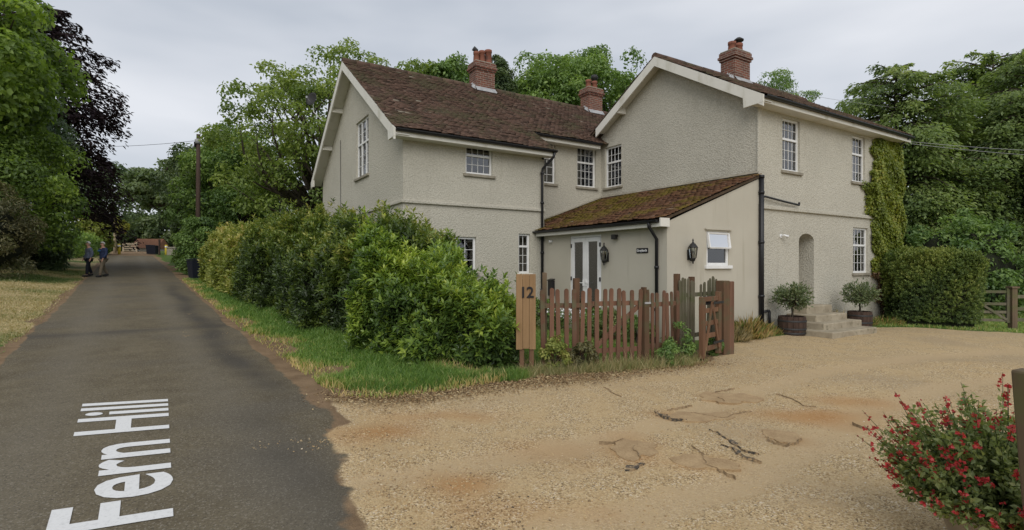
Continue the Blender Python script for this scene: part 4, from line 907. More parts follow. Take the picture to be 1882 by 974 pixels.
hedge('clipped_hedge', 'low clipped green hedge behind the two walkers', 'hedge', [(-35.2, 40, .8, 1.75), (-40.2, 48, .9, 1.8), (-46.2, 58.5, .8, 1.6)], 5000, 6, .22, .5, 'mid_leaf', 47, .10, tintbase=.55)
clump_tree('yellow_shrub', 'yellow green shrub behind the clipped hedge', None, -45.0, 56, (0, 0, 1.8), (1.6, 1.5, 1.7), 40, .6, 200, .25, 'bright_leaf', 48, .08, trunk_h=.4, low=-.9, cat='shrub')
clump_tree('golden_sapling', 'small golden leaved sapling by the pale post', None, -46.6, 62, (0, 0, 3.0), (.8, .8, 1.2), 14, .4, 90, .25, 'bright_leaf', 49, .06, low=-.9, tintbase=.7)

# trees on and beyond the lane's far end
clump_tree('cedar_tree', 'flat topped dark tree closing the lane', None, -38.5, 60, (0, 0, 7.4), (5.2, 4.5, 3.2), 120, 1.2, 190, .40, 'dark_leaf', 51, .4, flat=.4, shell=.4, trunk_h=4.6, tintbase=.55)
clump_tree('background_tree', 'rounded tree behind the flat topped dark tree', 'trees beyond the lane', -49, 80, (0, 0, 8.8), (5.8, 5, 5.6), 90, 1.5, 170, .5, 'mid_leaf', 52, .4, low=-.9, trunk_h=4)
clump_tree('background_tree', 'small tree filling the gap left of the lane end', 'trees beyond the lane', -62, 78, (0, 0, 7), (6, 5, 6.5), 70, 1.6, 150, .5, 'dark_leaf', 53, .4, low=-.9, trunk_h=3)
for i, (px, dep, rx, h, lab) in enumerate(((205, 96, 6, 7, 'far tree left of the lane end cottage'), (262, 104, 7, 8, 'far tree directly behind the cottage'), (325, 96, 7, 8, 'far tree right of the cottage'))):
    clump_tree('background_tree', lab, 'trees beyond the lane', (px - 941) / 960 * dep, dep, (0, 0, h * .45), (rx, 4, h * .55), 60, 1.5, 130, .6, 'dark_leaf', 300 + i, .3, low=-.95, trunk_h=2, tintbase=.5)
clump_tree('understorey_shrub', 'dark shrub under the flat topped tree', None, -36, 66, (0, 0, 2.2), (4.6, 2.5, 2.4), 60, .9, 150, .36, 'dark_leaf', 54, .1, low=-.9, trunk_h=.5, cat='shrub')
clump_tree('roadside_tree', 'rounded mid green tree right of the telegraph pole', None, -19.2, 36, (0, 0, 5.4), (3.6, 3.3, 4.0), 130, .9, 260, .22, 'mid_leaf', 55, .28, low=-.9, trunk_h=2.2, tintbase=.47)
clump_tree('roadside_tree', 'darker tree behind the telegraph pole', None, -22.4, 40, (0, 0, 5.0), (3.6, 3.4, 4.2), 100, 1.0, 220, .26, 'dark_leaf', 56, .28, low=-.9, trunk_h=2, tintbase=.55)
clump_tree('roadside_shrub', 'green shrub between the bin and the lane end', None, -19.9, 33.5, (0, 0, 1.3), (1.5, 1.6, 1.5), 50, .45, 200, .16, 'mid_leaf', 57, .06, low=-.9, trunk_h=.4, cat='shrub', tintbase=.5)
clump_tree('roadside_shrub', 'bushy shrub in front of the telegraph pole', None, -17.45, 29.3, (0, 0, 1.5), (1.1, .9, 1.7), 60, .45, 200, .15, 'mid_leaf', 58, .06, low=-.9, trunk_h=.3, cat='shrub')
# behind the house
clump_tree('oak_tree', 'large light green spreading tree behind the left gable', None, -11.2, 31, (.3, 0, 8.6), (5.7, 5.2, 5.2), 230, .90, 190, .20, 'oak_leaf', 61, .42, shell=.56, low=-.75, limbs=90, trunk_h=4.2, flat=.6, tintbase=.48)
clump_tree('garden_tree', 'tree showing over the ridge just right of the big spreading tree', None, -6.6, 40, (0, 0, 11.3), (3.2, 3.0, 5.0), 100, 1.1, 260, .28, 'oak_leaf', 62, .3)
clump_tree('garden_tree', 'dark green tree behind the three pot chimney', None, -4.2, 41, (0, 0, 12.6), (2.4, 2.4, 5.0), 100, .95, 280, .27, 'mid_leaf', 63, .3)
clump_tree('conifer_tree', 'narrow conifer just right of the three pot chimney', None, -.9, 40, (0, 0, 13.4), (1.0, 1.0, 4.2), 80, .55, 240, .24, 'dark_leaf', 64, .2, lw=.35)
clump_tree('garden_tree', 'broad green tree rising behind the middle chimney', None, 5.2, 43, (0, 0, 13.2), (5.6, 4.6, 6.0), 200, 1.2, 280, .28, 'mid_leaf', 65, .4, tintbase=.55)
clump_tree('garden_tree', 'lower tree between the conifer and the broad tree', None, .6, 45, (0, 0, 11.8), (3.4, 3.0, 5.0), 110, 1.1, 250, .3, 'mid_leaf', 66, .3, tintbase=.5)
clump_tree('pine_tree', 'dark pine showing past the wing chimney', None, 20.6, 40, (0, 0, 13.1), (2.9, 2.6, 3.1), 70, .8, 230, .22, 'mid_leaf', 67, .25, lw=.3, flat=.5, tintbase=.5)
# right hand belt
spray_tree('hornbeam_tree', 'tall feathery tree rising behind the ivy corner', None, 20.6, 28.0, 12.9, lambda f: 5.6 * (1 - f) ** .40 * (.82 + .25 * f) + .4, 210, 420, .20, 'hornbeam_leaf', 71, .35, .34, .62, .26, .5, start=.03, tintbase=.5)
spray_tree('hornbeam_tree', 'drooping green tree behind the field gate', None, 25.8, 26.0, 13.0, lambda f: 5.2 * (1 - f) ** .40 * (.82 + .25 * f) + .4, 200, 420, .20, 'hornbeam_leaf', 72, .35, .34, .66, .26, .5, start=.03, tintbase=.45)
spray_tree('hornbeam_tree', 'tallest pale topped tree at the right edge', None, 29.5, 32.0, 15.4, lambda f: 6.2 * (1 - f) ** .42 * (.75 + .35 * f) + .5, 190, 330, .26, 'oak_leaf', 73, .4, .42, .55, .26, .5, start=.05, tintbase=.4)
clump_tree('understorey_shrub', 'dark shrub in the shade behind the clipped bush', None, 19.6, 22.6, (0, 0, 1.8), (2.9, 1.8, 2.3), 80, .6, 240, .17, 'mid_leaf', 74, .08, low=-.95, trunk_h=.4, cat='shrub', core=True, tintbase=.4)
clump_tree('understorey_shrub', 'dark shrub beyond the lawn at the right edge', None, 26.0, 22.4, (0, 0, 1.8), (3.2, 1.8, 2.2), 80, .6, 240, .17, 'mid_leaf', 75, .08, low=-.95, trunk_h=.4, cat='shrub', core=True, tintbase=.4)

# clipped bush at the right corner of the house: box with dark hollow foot
hedge('clipped_bush', 'large clipped evergreen bush at the right corner of the house', 'bush', [(10.95, 15.2, .9, 2.10), (11.7, 15.1, 1.0, 2.14), (12.5, 15.0, 1.0, 2.12), (13.2, 15.0, .92, 2.05)], 15000, 7, .055, .42, 'yew_leaf', 76, .05, power=.26, tintbase=.50, topboost=.60, zmin=.15, skirt=.42, loosef=0)

# ivy: leaves held close to the wall and round the corner
def ivy():
    r = np.random.default_rng(81); t = empty('ivy', hp(6.4, -.03, 0), TH, 'yellow green ivy climbing the right corner of the facade', 'ivy')
    n = 44000; z = r.random(n) * 5.5; 
    left = np.interp(z, [0, .6, 1.2, 2.0, 3.0, 3.6, 3.9, 4.15, 4.5, 5.0, 5.5], [6.1, 6.0, 5.75, 5.65, 5.5, 5.28, 4.95, 5.15, 5.55, 5.65, 5.85]) + .16 * np.sin(z * 7) + .08 * np.sin(z * 17)
    left = left + r.normal(0, .05, n) + .35 * (r.random(n) ** 4)
    right = 7.28 + .08 * np.sin(z * 3); a = left + (right - left) * r.random(n)
    th = np.interp(z, [0, 1.5, 3, 4.5, 5.5], [.34, .30, .30, .22, .10]) * (.6 + .4 * np.sin(a * 5 + z * 2.3) * np.sin(z * 3.1 + a)); b = -th * np.sqrt(r.random(n)) * np.clip((a - left) * 5, .25, 1)
    wrap = r.random(n) < .16; aa = a.copy(); bb = b.copy(); aa[wrap] = 7.06 + .20 * r.random(wrap.sum()); bb[wrap] = r.random(wrap.sum()) * 1.5
    keep = (z > 1.25) | (r.random(n) < .25); keep &= ~((a < 5.50) & (z > 4.1)); keep &= ~((a < 5.55) & (z < 2.9)); aa, bb, z = aa[keep], bb[keep], z[keep]; n = len(z)
    P = np.stack([aa - 6.4, bb + .03 - .02, z], 1); Nn = norm(np.array([0, -1, .35]) + r.normal(0, .4, (n, 3))); D = np.array([0, -.15, -1]) + r.normal(0, .55, (n, 3))
    lens = .078 * r.uniform(.6, 1.3, n); tn = .45 + r.normal(0, .16, n) + .18 * np.sin(aa * 4) * np.sin(z * 2.5)
    low = z < 1.45
    leaf_obj('leaves', P[~low], D[~low], Nn[~low], lens[~low], lens[~low] * .85, tn[~low], 'ivy_leaf', t)
    leaf_obj('dry_leaves', P[low], D[low], Nn[low], lens[low], lens[low] * .8, tn[low], 'ivy_dry', t)
    mb = MB()
    for i in range(26):
        a0 = r.uniform(-.35, .75); pts = [(a0, -.04, -.05)]
        for k in range(1, 8): pts.append((a0 + .10 * k * r.uniform(-.4, .5) * (1 if k < 4 else .6), -.03 - .03 * r.random(), k * r.uniform(.42, .62)))
        mb.tube([(min(max(p[0], -.7), .85), p[1], p[2]) for p in pts], np.linspace(.022, .006, len(pts)), 5)
    mb.build('stems', 'bark', t)
ivy()

# bay bushes in barrels
BG = 'wooden barrel planters by the front steps'
for (a, b, sc_, lab1, lab2, sd_) in ((.50, -.55, 1.0, 'dark barrel planter left of the front steps', 'small round bay bush in the left barrel', 83), (3.36, -.72, .95, 'dark barrel planter right of the front steps', 'small round bay bush in the right barrel', 84)):
    x, y = ab(a, b); zb = gz(x, y) - .03; barrel((x, y, zb), .31 * sc_, .46, lab1, BG)
    r = np.random.default_rng(sd_); t = empty('bay_bush', (x, y, zb + .40), 0, lab2, 'bush', 'bay bushes in barrels')
    mb = MB(); mb.tube([(0, 0, -.05), (.02, .01, .15), (0, .02, .35)], [.03, .024, .02], 8)
    n = 90; C = rdir(r, n) * np.array([.36, .36, .26]) * (r.random((n, 1)) ** .35) + np.array([0, 0, .52])
    for c in C[:30]: mb.tube([(0, .01, .28), Vector(c) * .6 + Vector((0, 0, .15)), c], [.012, .007, .003], 5)
    mb.build('stem', 'bark', t)
    P = np.repeat(C, 22, 0) + r.normal(0, .055, (n * 22, 3)); o = norm(P - np.array([0, 0, .45])); D = o + r.normal(0, .5, o.shape) + np.array([0, 0, .2])
    lens = .075 * r.uniform(.7, 1.3, len(P)); leaf_obj('leaves', P, D, norm(o + r.normal(0, .5, o.shape) + np.array([0, 0, .4])), lens, lens * .38, .45 + r.normal(0, .2, len(P)), 'bay_leaf', t)

# ------------------------------------------------------------------ fence, gates, number board
def picket_mesh(h, w=.07, t=.02):
    mb = MB(); pts = [(-w / 2, 0, 0), (w / 2, 0, 0), (w / 2, 0, h - w * .55)] + [(w / 2 * math.cos(a_), 0, h - w * .55 + w * .55 * math.sin(a_)) for a_ in np.linspace(.4, PI - .4, 5)] + [(-w / 2, 0, h - w * .55)]
    mb.prism(pts, (0, t, 0)); return mb.mesh('picket')
def fence_run(name, label, cat, p0, p1, n, h, rails, seed, posts=(), mat='fence_wood', w=.068, hfun=None, skip=(), group=None, zf=None, brace=False):
    r = random.Random(seed); p0 = Vector((p0[0], p0[1], 0)); p1 = Vector((p1[0], p1[1], 0)); d = (p1 - p0); ln = d.length; rz = math.atan2(d.y, d.x); z0 = gz(p0.x, p0.y) if zf is None else zf
    t = empty(name, (p0.x, p0.y, z0), rz, label, cat, group); dz = (gz(p1.x, p1.y) - gz(p0.x, p0.y)) if zf is None else 0
    me = picket_mesh(h, w); me.materials.append(M[mat])
    for i in range(n):
        if i in skip: continue
        s = (i + .5) / n; o = link('picket', me, None, t, (s * ln + r.uniform(-.008, .008), 0, dz * s + r.uniform(.0, .03) + (hfun(s) if hfun else 0))); o.rotation_euler = (r.uniform(-.015, .015), r.uniform(-.03, .03), r.uniform(-.06, .06)); o.scale = (r.uniform(.92, 1.08), 1, r.uniform(.985, 1.015))
    for z in rails:
        mb = MB(); mb.bar((0, .042, z), (ln, .042, z + dz), .035, .075); mb.build('rail', mat, t)
    if brace:
        mb = MB(); mb.bar((.05, .041, rails[0] + .05), (ln - .05, .041, rails[1] - .05), .03, .07); mb.build('brace', mat, t)
    for s, ph, pw in posts:
        mb = MB(); mb.box(-pw / 2, pw / 2, .062, .062 + pw, -.3, ph); mb.prism([(-pw / 2, .062, ph), (pw / 2, .062, ph), (pw / 2, .062 + pw, ph), (-pw / 2, .062 + pw, ph)], (0, 0, .012)); o = mb.build('post', 'post_wood', t, (s * ln, 0, dz * s), bev=.006)
    return t
FA, FB, FC, FD = (.44, 8.14), (1.30, 8.36), (2.17, 8.66), (2.98, 9.20)
fence_run('picket_fence', 'weathered red brown picket fence right of the number board', 'fence', FA, FB, 7, 1.24, (.28, 1.0), 91, ((.72, 1.42, .09),))
fence_run('picket_gate', 'small red brown picket gate with a diagonal brace', 'gate', FB, FC, 7, 1.24, (.26, 1.02), 92, (), brace=True)
mb = MB(); mb.tube([(0, 0, 0), (.0, .0, .30)], .005, 5)
gp = empty('gate_post', (2.22, 8.66, gz(2.22, 8.66)), R(25), 'split topped wooden post between the picket gate and fence', 'post')
mb = MB(); mb.box(-.05, .05, -.03, .07, -.3, 1.18); mb.prism([(-.05, -.03, 1.18), (-.01, -.03, 1.18), (-.015, .07, 1.18), (-.05, .07, 1.18)], (.004, 0, .10)); mb.prism([(.0, -.03, 1.18), (.05, -.03, 1.18), (.05, .07, 1.18), (.01, .07, 1.18)], (-.008, 0, .06)); mb.build('shaft', 'post_wood', gp)
mb = MB(); mb.bar((-.05, -.036, 1.02), (.07, -.036, 1.02), .012, .03); mb.build('latch', 'lead', gp)
fence_run('picket_fence', 'short leaning picket fence between the gate post and the field gate', 'fence', (2.30, 8.70), FD, 6, 1.18, (.28, .98), 93)
fence_run('picket_fence', 'taller weathered picket fence running back towards the lean-to', 'fence', (2.98, 9.28), (4.05, 10.25), 16, 1.34, (.35, 1.10), 94, ((.06, 1.48, .09), (.42, 1.42, .09)), mat='grey_wood', w=.06, hfun=lambda s: .06 * math.sin(s * 9), skip=(6, 7))
# number board
nb = empty('number_board', (.215, 8.02, gz(.2, 8.0)), R(4), 'new tan wooden board with the house number twelve', 'sign')
for i in range(3):
    MB().box(-.152 + i * .102, -.052 + i * .102 - .001, 0, .022, .34 + .012 * (i % 2), 1.50).build('board', 'board_wood', nb, bev=.004)
for x in (-.06, .09): MB().box(x - .035, x + .035, .024, .094, -.3, 1.42).build('post', 'post_wood', nb, bev=.005)
tm = textmesh('12', .235, .006, .004, .94); to = link('numerals', tm, 'plaque', nb, (-.105, -.008, 1.14)); to.rotation_euler = (PI / 2, 0, 0)
bp = empty('slim_post', (.52, 8.35, gz(.5, 8.3)), 0, 'slim dark post just right of the number board', 'post'); MB().box(-.035, .035, -.035, .035, -.3, 1.52).build('shaft', 'old_post', bp, bev=.005); MB().lathe([(.012, 0), (.018, .02), (.018, .04)], 8, (-.05, -.02, 1.22)).build('hook', 'iron', bp)
# five bar gate standing open, end on
g0, g1 = (3.27, 8.98), (3.73, 9.44); d = Vector((g1[0] - g0[0], g1[1] - g0[1], 0)); ln = d.length; rz = math.atan2(d.y, d.x)
fg = empty('field_gate', (g0[0], g0[1], gz(*g0)), rz, 'open wooden five bar gate standing beside its thick post', 'gate')
MB().box(-.05, .05, -.04, .04, .04, 1.10).build('stile', 'gate_wood', fg, bev=.006); MB().box(ln - .05, ln + .05, -.04, .04, .06, 1.17).build('stile', 'gate_wood', fg, bev=.006)
for z in (.20, .42, .64, .86, 1.06): MB().box(.05, ln - .05, -.02, .02, z - .045, z + .035).build('bar', 'gate_wood', fg, bev=.004)
for x0, x1 in ((.05, ln * .5), (ln - .05, ln * .5)):
    mb = MB(); mb.bar((x0, -.035, .18), (x1, -.035, 1.0), .02, .06); mb.build('brace', 'gate_wood', fg)
for z in (.28, .98):
    mb = MB(); mb.bar((ln - .3, -.045, z), (ln + .12, -.045, z), .01, .04); mb.build('hinge', 'iron', fg)
mb = MB(); mb.box(.06, .42, .022, .034, .95, 1.10); mb.build('notice_plate', 'plaque', fg)
gp = empty('gate_post', (3.93, 9.72, gz(3.9, 9.7)), R(33), 'thick mossy square gate post with a second post beside it', 'post')
MB().box(-.10, .075, -.09, .09, -.3, 1.36).build('shaft', 'post_wood', gp, bev=.012); MB().box(.078, .22, -.085, .075, -.3, 1.345).build('shaft', 'fence_wood', gp, bev=.012)

# garden bushes behind the fence
def small_bush(name, label, x, y, rad, h, mat, seed, n=26, nl=130, ll=.07, tb=.45, group=None, cat='bush'):
    return clump_tree(name, label, group, x, y, (0, 0, h * .5), (rad, rad, h * .52), n, rad * .38, nl, ll, mat, seed, .02, .12, .45, .5, -.9, cat, 14, .85, tintbase=tb)
for i, (b_, rad, h, mat, lab) in enumerate(((3.9, .34, .75, 'mid_leaf', 'small bush under the post box by the lean-to wall'), (3.25, .30, .5, 'bay_leaf', 'low bush left of the french doors'), (1.75, .34, .62, 'mid_leaf', 'leafy bush right of the french doors'), (1.05, .36, .66, 'salvia_leaf', 'leafy bush under the name plaque'), (.4, .30, .5, 'mid_leaf', 'low bush at the lean-to corner'))):
    x, y = ab(-3.65 - .1 * (i % 2), b_); small_bush('garden_bush', lab, x, y, rad, h, mat, 100 + i, group='bushes along the lean-to')
# white flowers in front of the doors
r = np.random.default_rng(110); x, y = ab(-3.85, 2.4); t = empty('white_flowers', (x, y, gz(x, y)), TH, 'white flowering clump in front of the french doors', 'flowers')
n = 900; P = np.stack([r.normal(0, .16, n), r.uniform(-.7, .8, n), r.uniform(.05, .5, n)], 1); lens = .06 * r.uniform(.7, 1.3, n); leaf_obj('leaves', P, rdir(r, n) + np.array([0, 0, .6]), rdir(r, n), lens, lens * .5, .5 + r.normal(0, .2, n), 'mid_leaf', t)
n = 240; P = np.stack([r.normal(0, .15, n), r.uniform(-.7, .8, n), r.uniform(.36, .60, n)], 1); leaf_obj('petals', P, rdir(r, n), np.array([0, -.5, 1]) + r.normal(0, .3, (n, 3)), .06, .055, np.ones(n), 'litter', t)
t.children[1].data.materials[0] = M['enamel_white']
for i, (x, y, rad, h, mat, lab) in enumerate(((2.86, 9.02, .27, .60, 'mid_leaf', 'dark green bush growing through the fence by the field gate'), (2.62, 8.74, .18, .34, 'mid_leaf', 'low weeds at the foot of the short leaning fence'), (.70, 8.12, .22, .55, 'far_hedge_leaf', 'yellowing weeds at the fence foot beside the number board'), (1.12, 8.22, .20, .45, 'brown_conifer', 'dry brown weeds at the fence foot'), (3.72, 9.62, .14, .30, 'mid_leaf', 'weeds between the field gate and its post'))):
    small_bush('weed_clump', lab, x, y, rad, h, mat, 120 + i, 20, 100, .055, .45, None, 'weeds')
def tuft(label, x, y, rad, h, mat, seed, n=420, tb=.5):
    r = np.random.default_rng(seed); t = empty('grass_tuft', (x, y, gz(x, y)), 0, label, 'weeds', 'weeds along the house wall')
    rr = rad * 1.25 * r.random(n) ** .6; aa = r.random(n) * 2 * PI; P = np.stack([rr * np.cos(aa), rr * np.sin(aa) * .7, np.full(n, -.02)], 1); D = np.stack([np.cos(aa) * .35, np.sin(aa) * .35, np.ones(n)], 1) + r.normal(0, .22, (n, 3))
    lens = h * r.uniform(.45, 1.15, n) * (1 - .4 * rr / rad); leaf_obj('blades', P, D, rdir(r, n), lens, .0045, tb + r.normal(0, .2, n), mat, t, .3, .25)
for i, (a, b, rad, h, mat, lab, tb) in enumerate(((-.95, -.34, .34, .62, 'grass_blade', 'tall pale grass against the lean-to side wall', .62), (-.35, -.32, .26, .45, 'grass_blade', 'short grass left of the big downpipe', .5), (-1.6, -.36, .36, .45, 'dry_grass', 'straw coloured grass behind the thick gate post', .3), (.25, -.30, .26, .28, 'grass_blade', 'low grass at the foot of the big downpipe', .45), (.6, -.3, .18, .2, 'grass_blade', 'small grass tuft left of the left barrel', .45), (4.35, -.45, .34, .28, 'grass_blade', 'low grass right of the right barrel', .45), (5.1, -.6, .4, .30, 'grass_blade', 'grass at the foot of the ivy', .45), (2.92, -.26, .2, .60, 'dry_grass', 'dry stalks beside the front steps', .4))):
    x, y = ab(a, b); tuft(lab, x, y, rad, h, mat, 130 + i, 420, tb + .35)

# ------------------------------------------------------------------ salvia in a pot and the post beside it
sx_, sy_ = 2.77, 2.95; zt = gz(sx_, sy_)
pt = empty('flower_pot', (sx_, sy_, zt), 0, 'weathered round planter under the red flowering bush', 'planter')
MB().lathe([(.20, 0), (.24, .08), (.28, .22), (.30, .225), (.305, .265), (.28, .27), (.27, .22)], 28).build('pot', 'ceramic', pt); MB().lathe([(.01, .245), (.275, .235)], 24, capb=False, capt=False).build('soil', 'soil', pt)
sv = empty('salvia_bush', (sx_, sy_, zt + .24), 0, 'bushy green salvia covered in small red flowers', 'flowering bush'); r = np.random.default_rng(141)
mb = MB(); LP, LD, LN, LT, FP, FD_, FN, FT, BP = [], [], [], [], [], [], [], [], []
for i in range(420):
    az = r.uniform(0, 2 * PI); el = math.asin(r.uniform(-.08, 1) ** 1 if True else 0); L_ = r.uniform(.36, .56) * (.98 + .34 * max(0, math.sin(el))); o = np.array([math.cos(az) * math.cos(el), math.sin(az) * math.cos(el), math.sin(el)])
    s = np.linspace(0, 1, 5); path = lambda s: np.outer(s * L_, o) + np.outer(.16 * L_ * (s ** 2) * (1 - o[2]), [0, 0, 1]) + np.outer(.05 * np.sin(s * 3 + i), [math.sin(i), math.cos(i), 0])
    pp = path(s); mb.tube([Vector(p) for p in pp], np.linspace(.004, .0016, 5), 4, False)
    m = 72; ss = .25 + .72 * r.random(m); P = path(ss) + r.normal(0, .014, (m, 3)); LP.append(P); w = rdir(r, m); LD.append(w + o * .6 + np.array([0, 0, .1])); LN.append(norm(np.array([0, 0, .8]) + r.normal(0, .5, (m, 3)))); LT.append(.40 + .35 * (ss - .6) + r.normal(0, .16, m) + r.normal(0, .08))
    if r.random() < .60:
        tip = pp[-1]; td = norm(pp[-1] - pp[-2] + np.array([0, 0, .05])); k = r.integers(2, 7); ln = r.uniform(.05, .14); up = o[2]
        mb.tube([Vector(tip), Vector(tip + td * ln)], [.0022, .001], 4, False)
        for j in range(k):
            c = tip + td * ln * (j + .5) / k + r.normal(0, .007, 3); open_ = r.random() < .62 - .25 * j / k
            nf = 5 if open_ else 3; w = rdir(r, nf); FP.append(np.repeat(c[None], nf, 0)); FD_.append(w + np.array([0, 0, -.2])); FN.append(rdir(r, nf)); FT.append(np.full(nf, (.55 if open_ else .05)) + r.normal(0, .15, nf)); BP.append(np.full(nf, .020 if open_ else .012))
mb.build('stems', 'salvia_leaf', sv)
n = sum(len(p) for p in LP); lens = .032 * r.uniform(.6, 1.5, n); leaf_obj('leaves', np.concatenate(LP), np.concatenate(LD), np.concatenate(LN), lens, lens * .55, np.concatenate(LT), 'salvia_leaf', sv)
bl_ = np.concatenate(BP); leaf_obj('flowers', np.concatenate(FP), np.concatenate(FD_), np.concatenate(FN), bl_, bl_ * .95, np.concatenate(FT), 'petal', sv)
op = empty('leaning_post', (2.545, 2.50, gz(2.5, 2.5)), R(12), 'old square wooden post leaning at the right edge', 'post'); mb = MB(); mb.box(-.036, .036, -.036, .036, -.3, 1.16); o = mb.build('shaft', 'old_post', op, bev=.012); o.rotation_euler = (0, R(-6), 0)

# ------------------------------------------------------------------ field gate and rails on the right
def gz_(x, y): return gz(x, y)
x0, y0, x1, y1 = 13.0, 15.75, 14.62, 15.40
rg = empty('paddock_gate', (x0, y0, gz(x0, y0)), math.atan2(y1 - y0, x1 - x0), 'mossy timber field gate with crossed braces at the lawn', 'gate'); ln = math.hypot(x1 - x0, y1 - y0)
for z in (.14, .38, .62, .98): MB().box(0, ln, -.02, .02, z - .04, z + .04).build('bar', 'grey_wood', rg, bev=.005)
for x in (0, ln): MB().box(x - .045, x + .045, -.042, .042, .06, 1.08).build('stile', 'grey_wood', rg, bev=.006)
for a_, b_ in (((.05, .16), (ln * .62, .95)), ((ln - .05, .16), (ln * .30, .95))):
    mb = MB(); mb.bar((a_[0], -.034, a_[1]), (b_[0], -.034, b_[1]), .02, .065); mb.build('brace', 'grey_wood', rg)
pp_ = empty('paddock_post', (14.72, 15.36, gz(14.7, 15.3)), 0, 'stout wooden post at the right end of the paddock gate', 'post'); MB().box(-.08, .08, -.08, .08, -.3, 1.22).build('shaft', 'old_post', pp_, bev=.012); MB().prism([(-.11, -.11, 1.22), (.11, -.11, 1.22), (.11, .11, 1.22), (-.11, .11, 1.22)], (0, 0, .05)).build('cap', 'old_post', pp_)
rr_ = empty('paddock_rails', (14.82, 15.34, gz(14.8, 15.3)), R(-10), 'post and rail fence continuing right of the paddock gate', 'fence')
for z in (.3, .62, .98): MB().box(0, 5.4, -.02, .02, z - .05, z + .05).build('rail', 'grey_wood', rr_, bev=.005)
for x in (1.8, 3.6, 5.4): MB().box(x - .05, x + .05, .022, .12, -.3, 1.15).build('post', 'old_post', rr_, bev=.008)

# ------------------------------------------------------------------ lane: lettering, bin, posts, far house, pole, wires
rl_ = empty('road_lettering', (0, 0, 0), 0, 'large white street name lettering laid along the lane', 'lettering'); rl_['kind'] = 'thing'
del rl_['kind']
# baseline from (u 4.0, v .13) to (u 7.62, v .20); capitals reach .78 m towards the left
adv = 0.0; word = 'Fern Hill'
widths = {}
for ch in sorted(set(word)):
    if ch == ' ': continue
    me = textmesh(ch + 'H', 1.0, .0, .016); me2 = textmesh(ch, 1.0, 0, .016); h1 = textmesh('H', 1.0, 0, .016)
    mx_ = max(v.co.x for v in me.vertices); hx = max(v.co.x for v in h1.vertices); widths[ch] = (mx_ - hx, me2)
total = sum(widths[c][0] if c != ' ' else .26 for c in word)
capH = max(v.co.y for v in widths['H'][1].vertices)
U0, U1 = 4.0, 7.62
for ch in word:
    if ch == ' ': adv += .26; continue
    w, src = widths[ch]; me = src.copy()
    for v in me.vertices:
        tx = (v.co.x + adv) / total; ty = v.co.y / capH; u = U0 + (U1 - U0) * tx + ty * (.14 + .16 * tx); vv = .22 + .15 * tx - ty * (.63 + .17 * tx)
        X, Y = xy(u, vv); v.co = (X, Y, gz(X, Y) + .006)
    if me.polygons and me.polygons[0].normal.z < 0: me.flip_normals()
    o = link('letter', me, 'road_paint', rl_); adv += w

bn = empty('wheelie_bin', (-15.55, 25.7, gz(-15.55, 25.7)), R(-35), 'dark wheelie bin standing at the end of the hedge', 'bin')
mb = MB(); mb.add([(-.22, -.24, .06), (.22, -.24, .06), (.22, .24, .06), (-.22, .24, .06), (-.28, -.33, .98), (.28, -.33, .98), (.28, .33, .98), (-.28, .33, .98)], [(0, 3, 2, 1), (4, 5, 6, 7), (0, 1, 5, 4), (1, 2, 6, 5), (2, 3, 7, 6), (3, 0, 4, 7)]); mb.build('body', 'bin_plastic', bn, bev=.02)
MB().prism([(-.30, -.36, .985), (.30, -.36, .985), (.30, .36, 1.03), (-.30, .36, 1.03)], (0, 0, .05)).build('lid', 'bin_plastic', bn, bev=.015)
for x in (-.24, .24):
    mb = MB(); mb.tube([(x - .025, .26, .1), (x + .025, .26, .1)], .1, 14); mb.build('wheel', 'black_plastic', bn)

def simple_post(name, label, px, depth, ytop, ybot, w, mat, round_=True, cat='post', cap=None):
    x = (px - 941) / 960 * depth; z0 = gz(x, depth); z1 = 1.65 + (487 - ytop) / 960 * depth
    t = empty(name, (x, depth, z0), 0, label, cat); mb = MB()
    if round_: mb.lathe([(w / 2, -.3), (w / 2, z1 - z0 - w * .2), (w * .3, z1 - z0)], 12)
    else: mb.box(-w / 2, w / 2, -w / 2, w / 2, -.3, z1 - z0)
    mb.build('shaft', mat, t)
    if cap: mb = MB(); mb.lathe([(w / 2 + .004, (z1 - z0) * .72), (w / 2 + .004, (z1 - z0) * .86)], 12); mb.build('band', cap, t)
    return t
simple_post('lamp_column', 'tall pale wooden post at the left of the lane end', 211.5, 62, 408, 465, .34, 'pale_wood')
simple_post('marker_post', 'yellow marker post left of the lane end', 219, 59, 448, 465, .30, 'yellow_paint', cap='enamel_white')
simple_post('marker_post', 'yellow marker post right of the lane end', 305.5, 59, 450, 465, .28, 'yellow_paint', cap='enamel_white')
simple_post('sign_post', 'thin brown post right of the far house', 293, 59, 440, 465, .14, 'pole_wood', False)
# far gate
x = (239 - 941) / 960 * 74; gt_ = empty('far_gate', (x, 74, gz(x, 74)), 0, 'pale wooden gate at the far end of the lane', 'gate')
for z in (.2, .45, .7, .95, 1.15): MB().box(-.9, .9, -.03, .03, z - .05, z + .05).build('bar', 'pale_wood', gt_)
for x_ in (-.95, .95): MB().box(x_ - .07, x_ + .07, -.07, .07, -.3, 1.35).build('post', 'pale_wood', gt_)
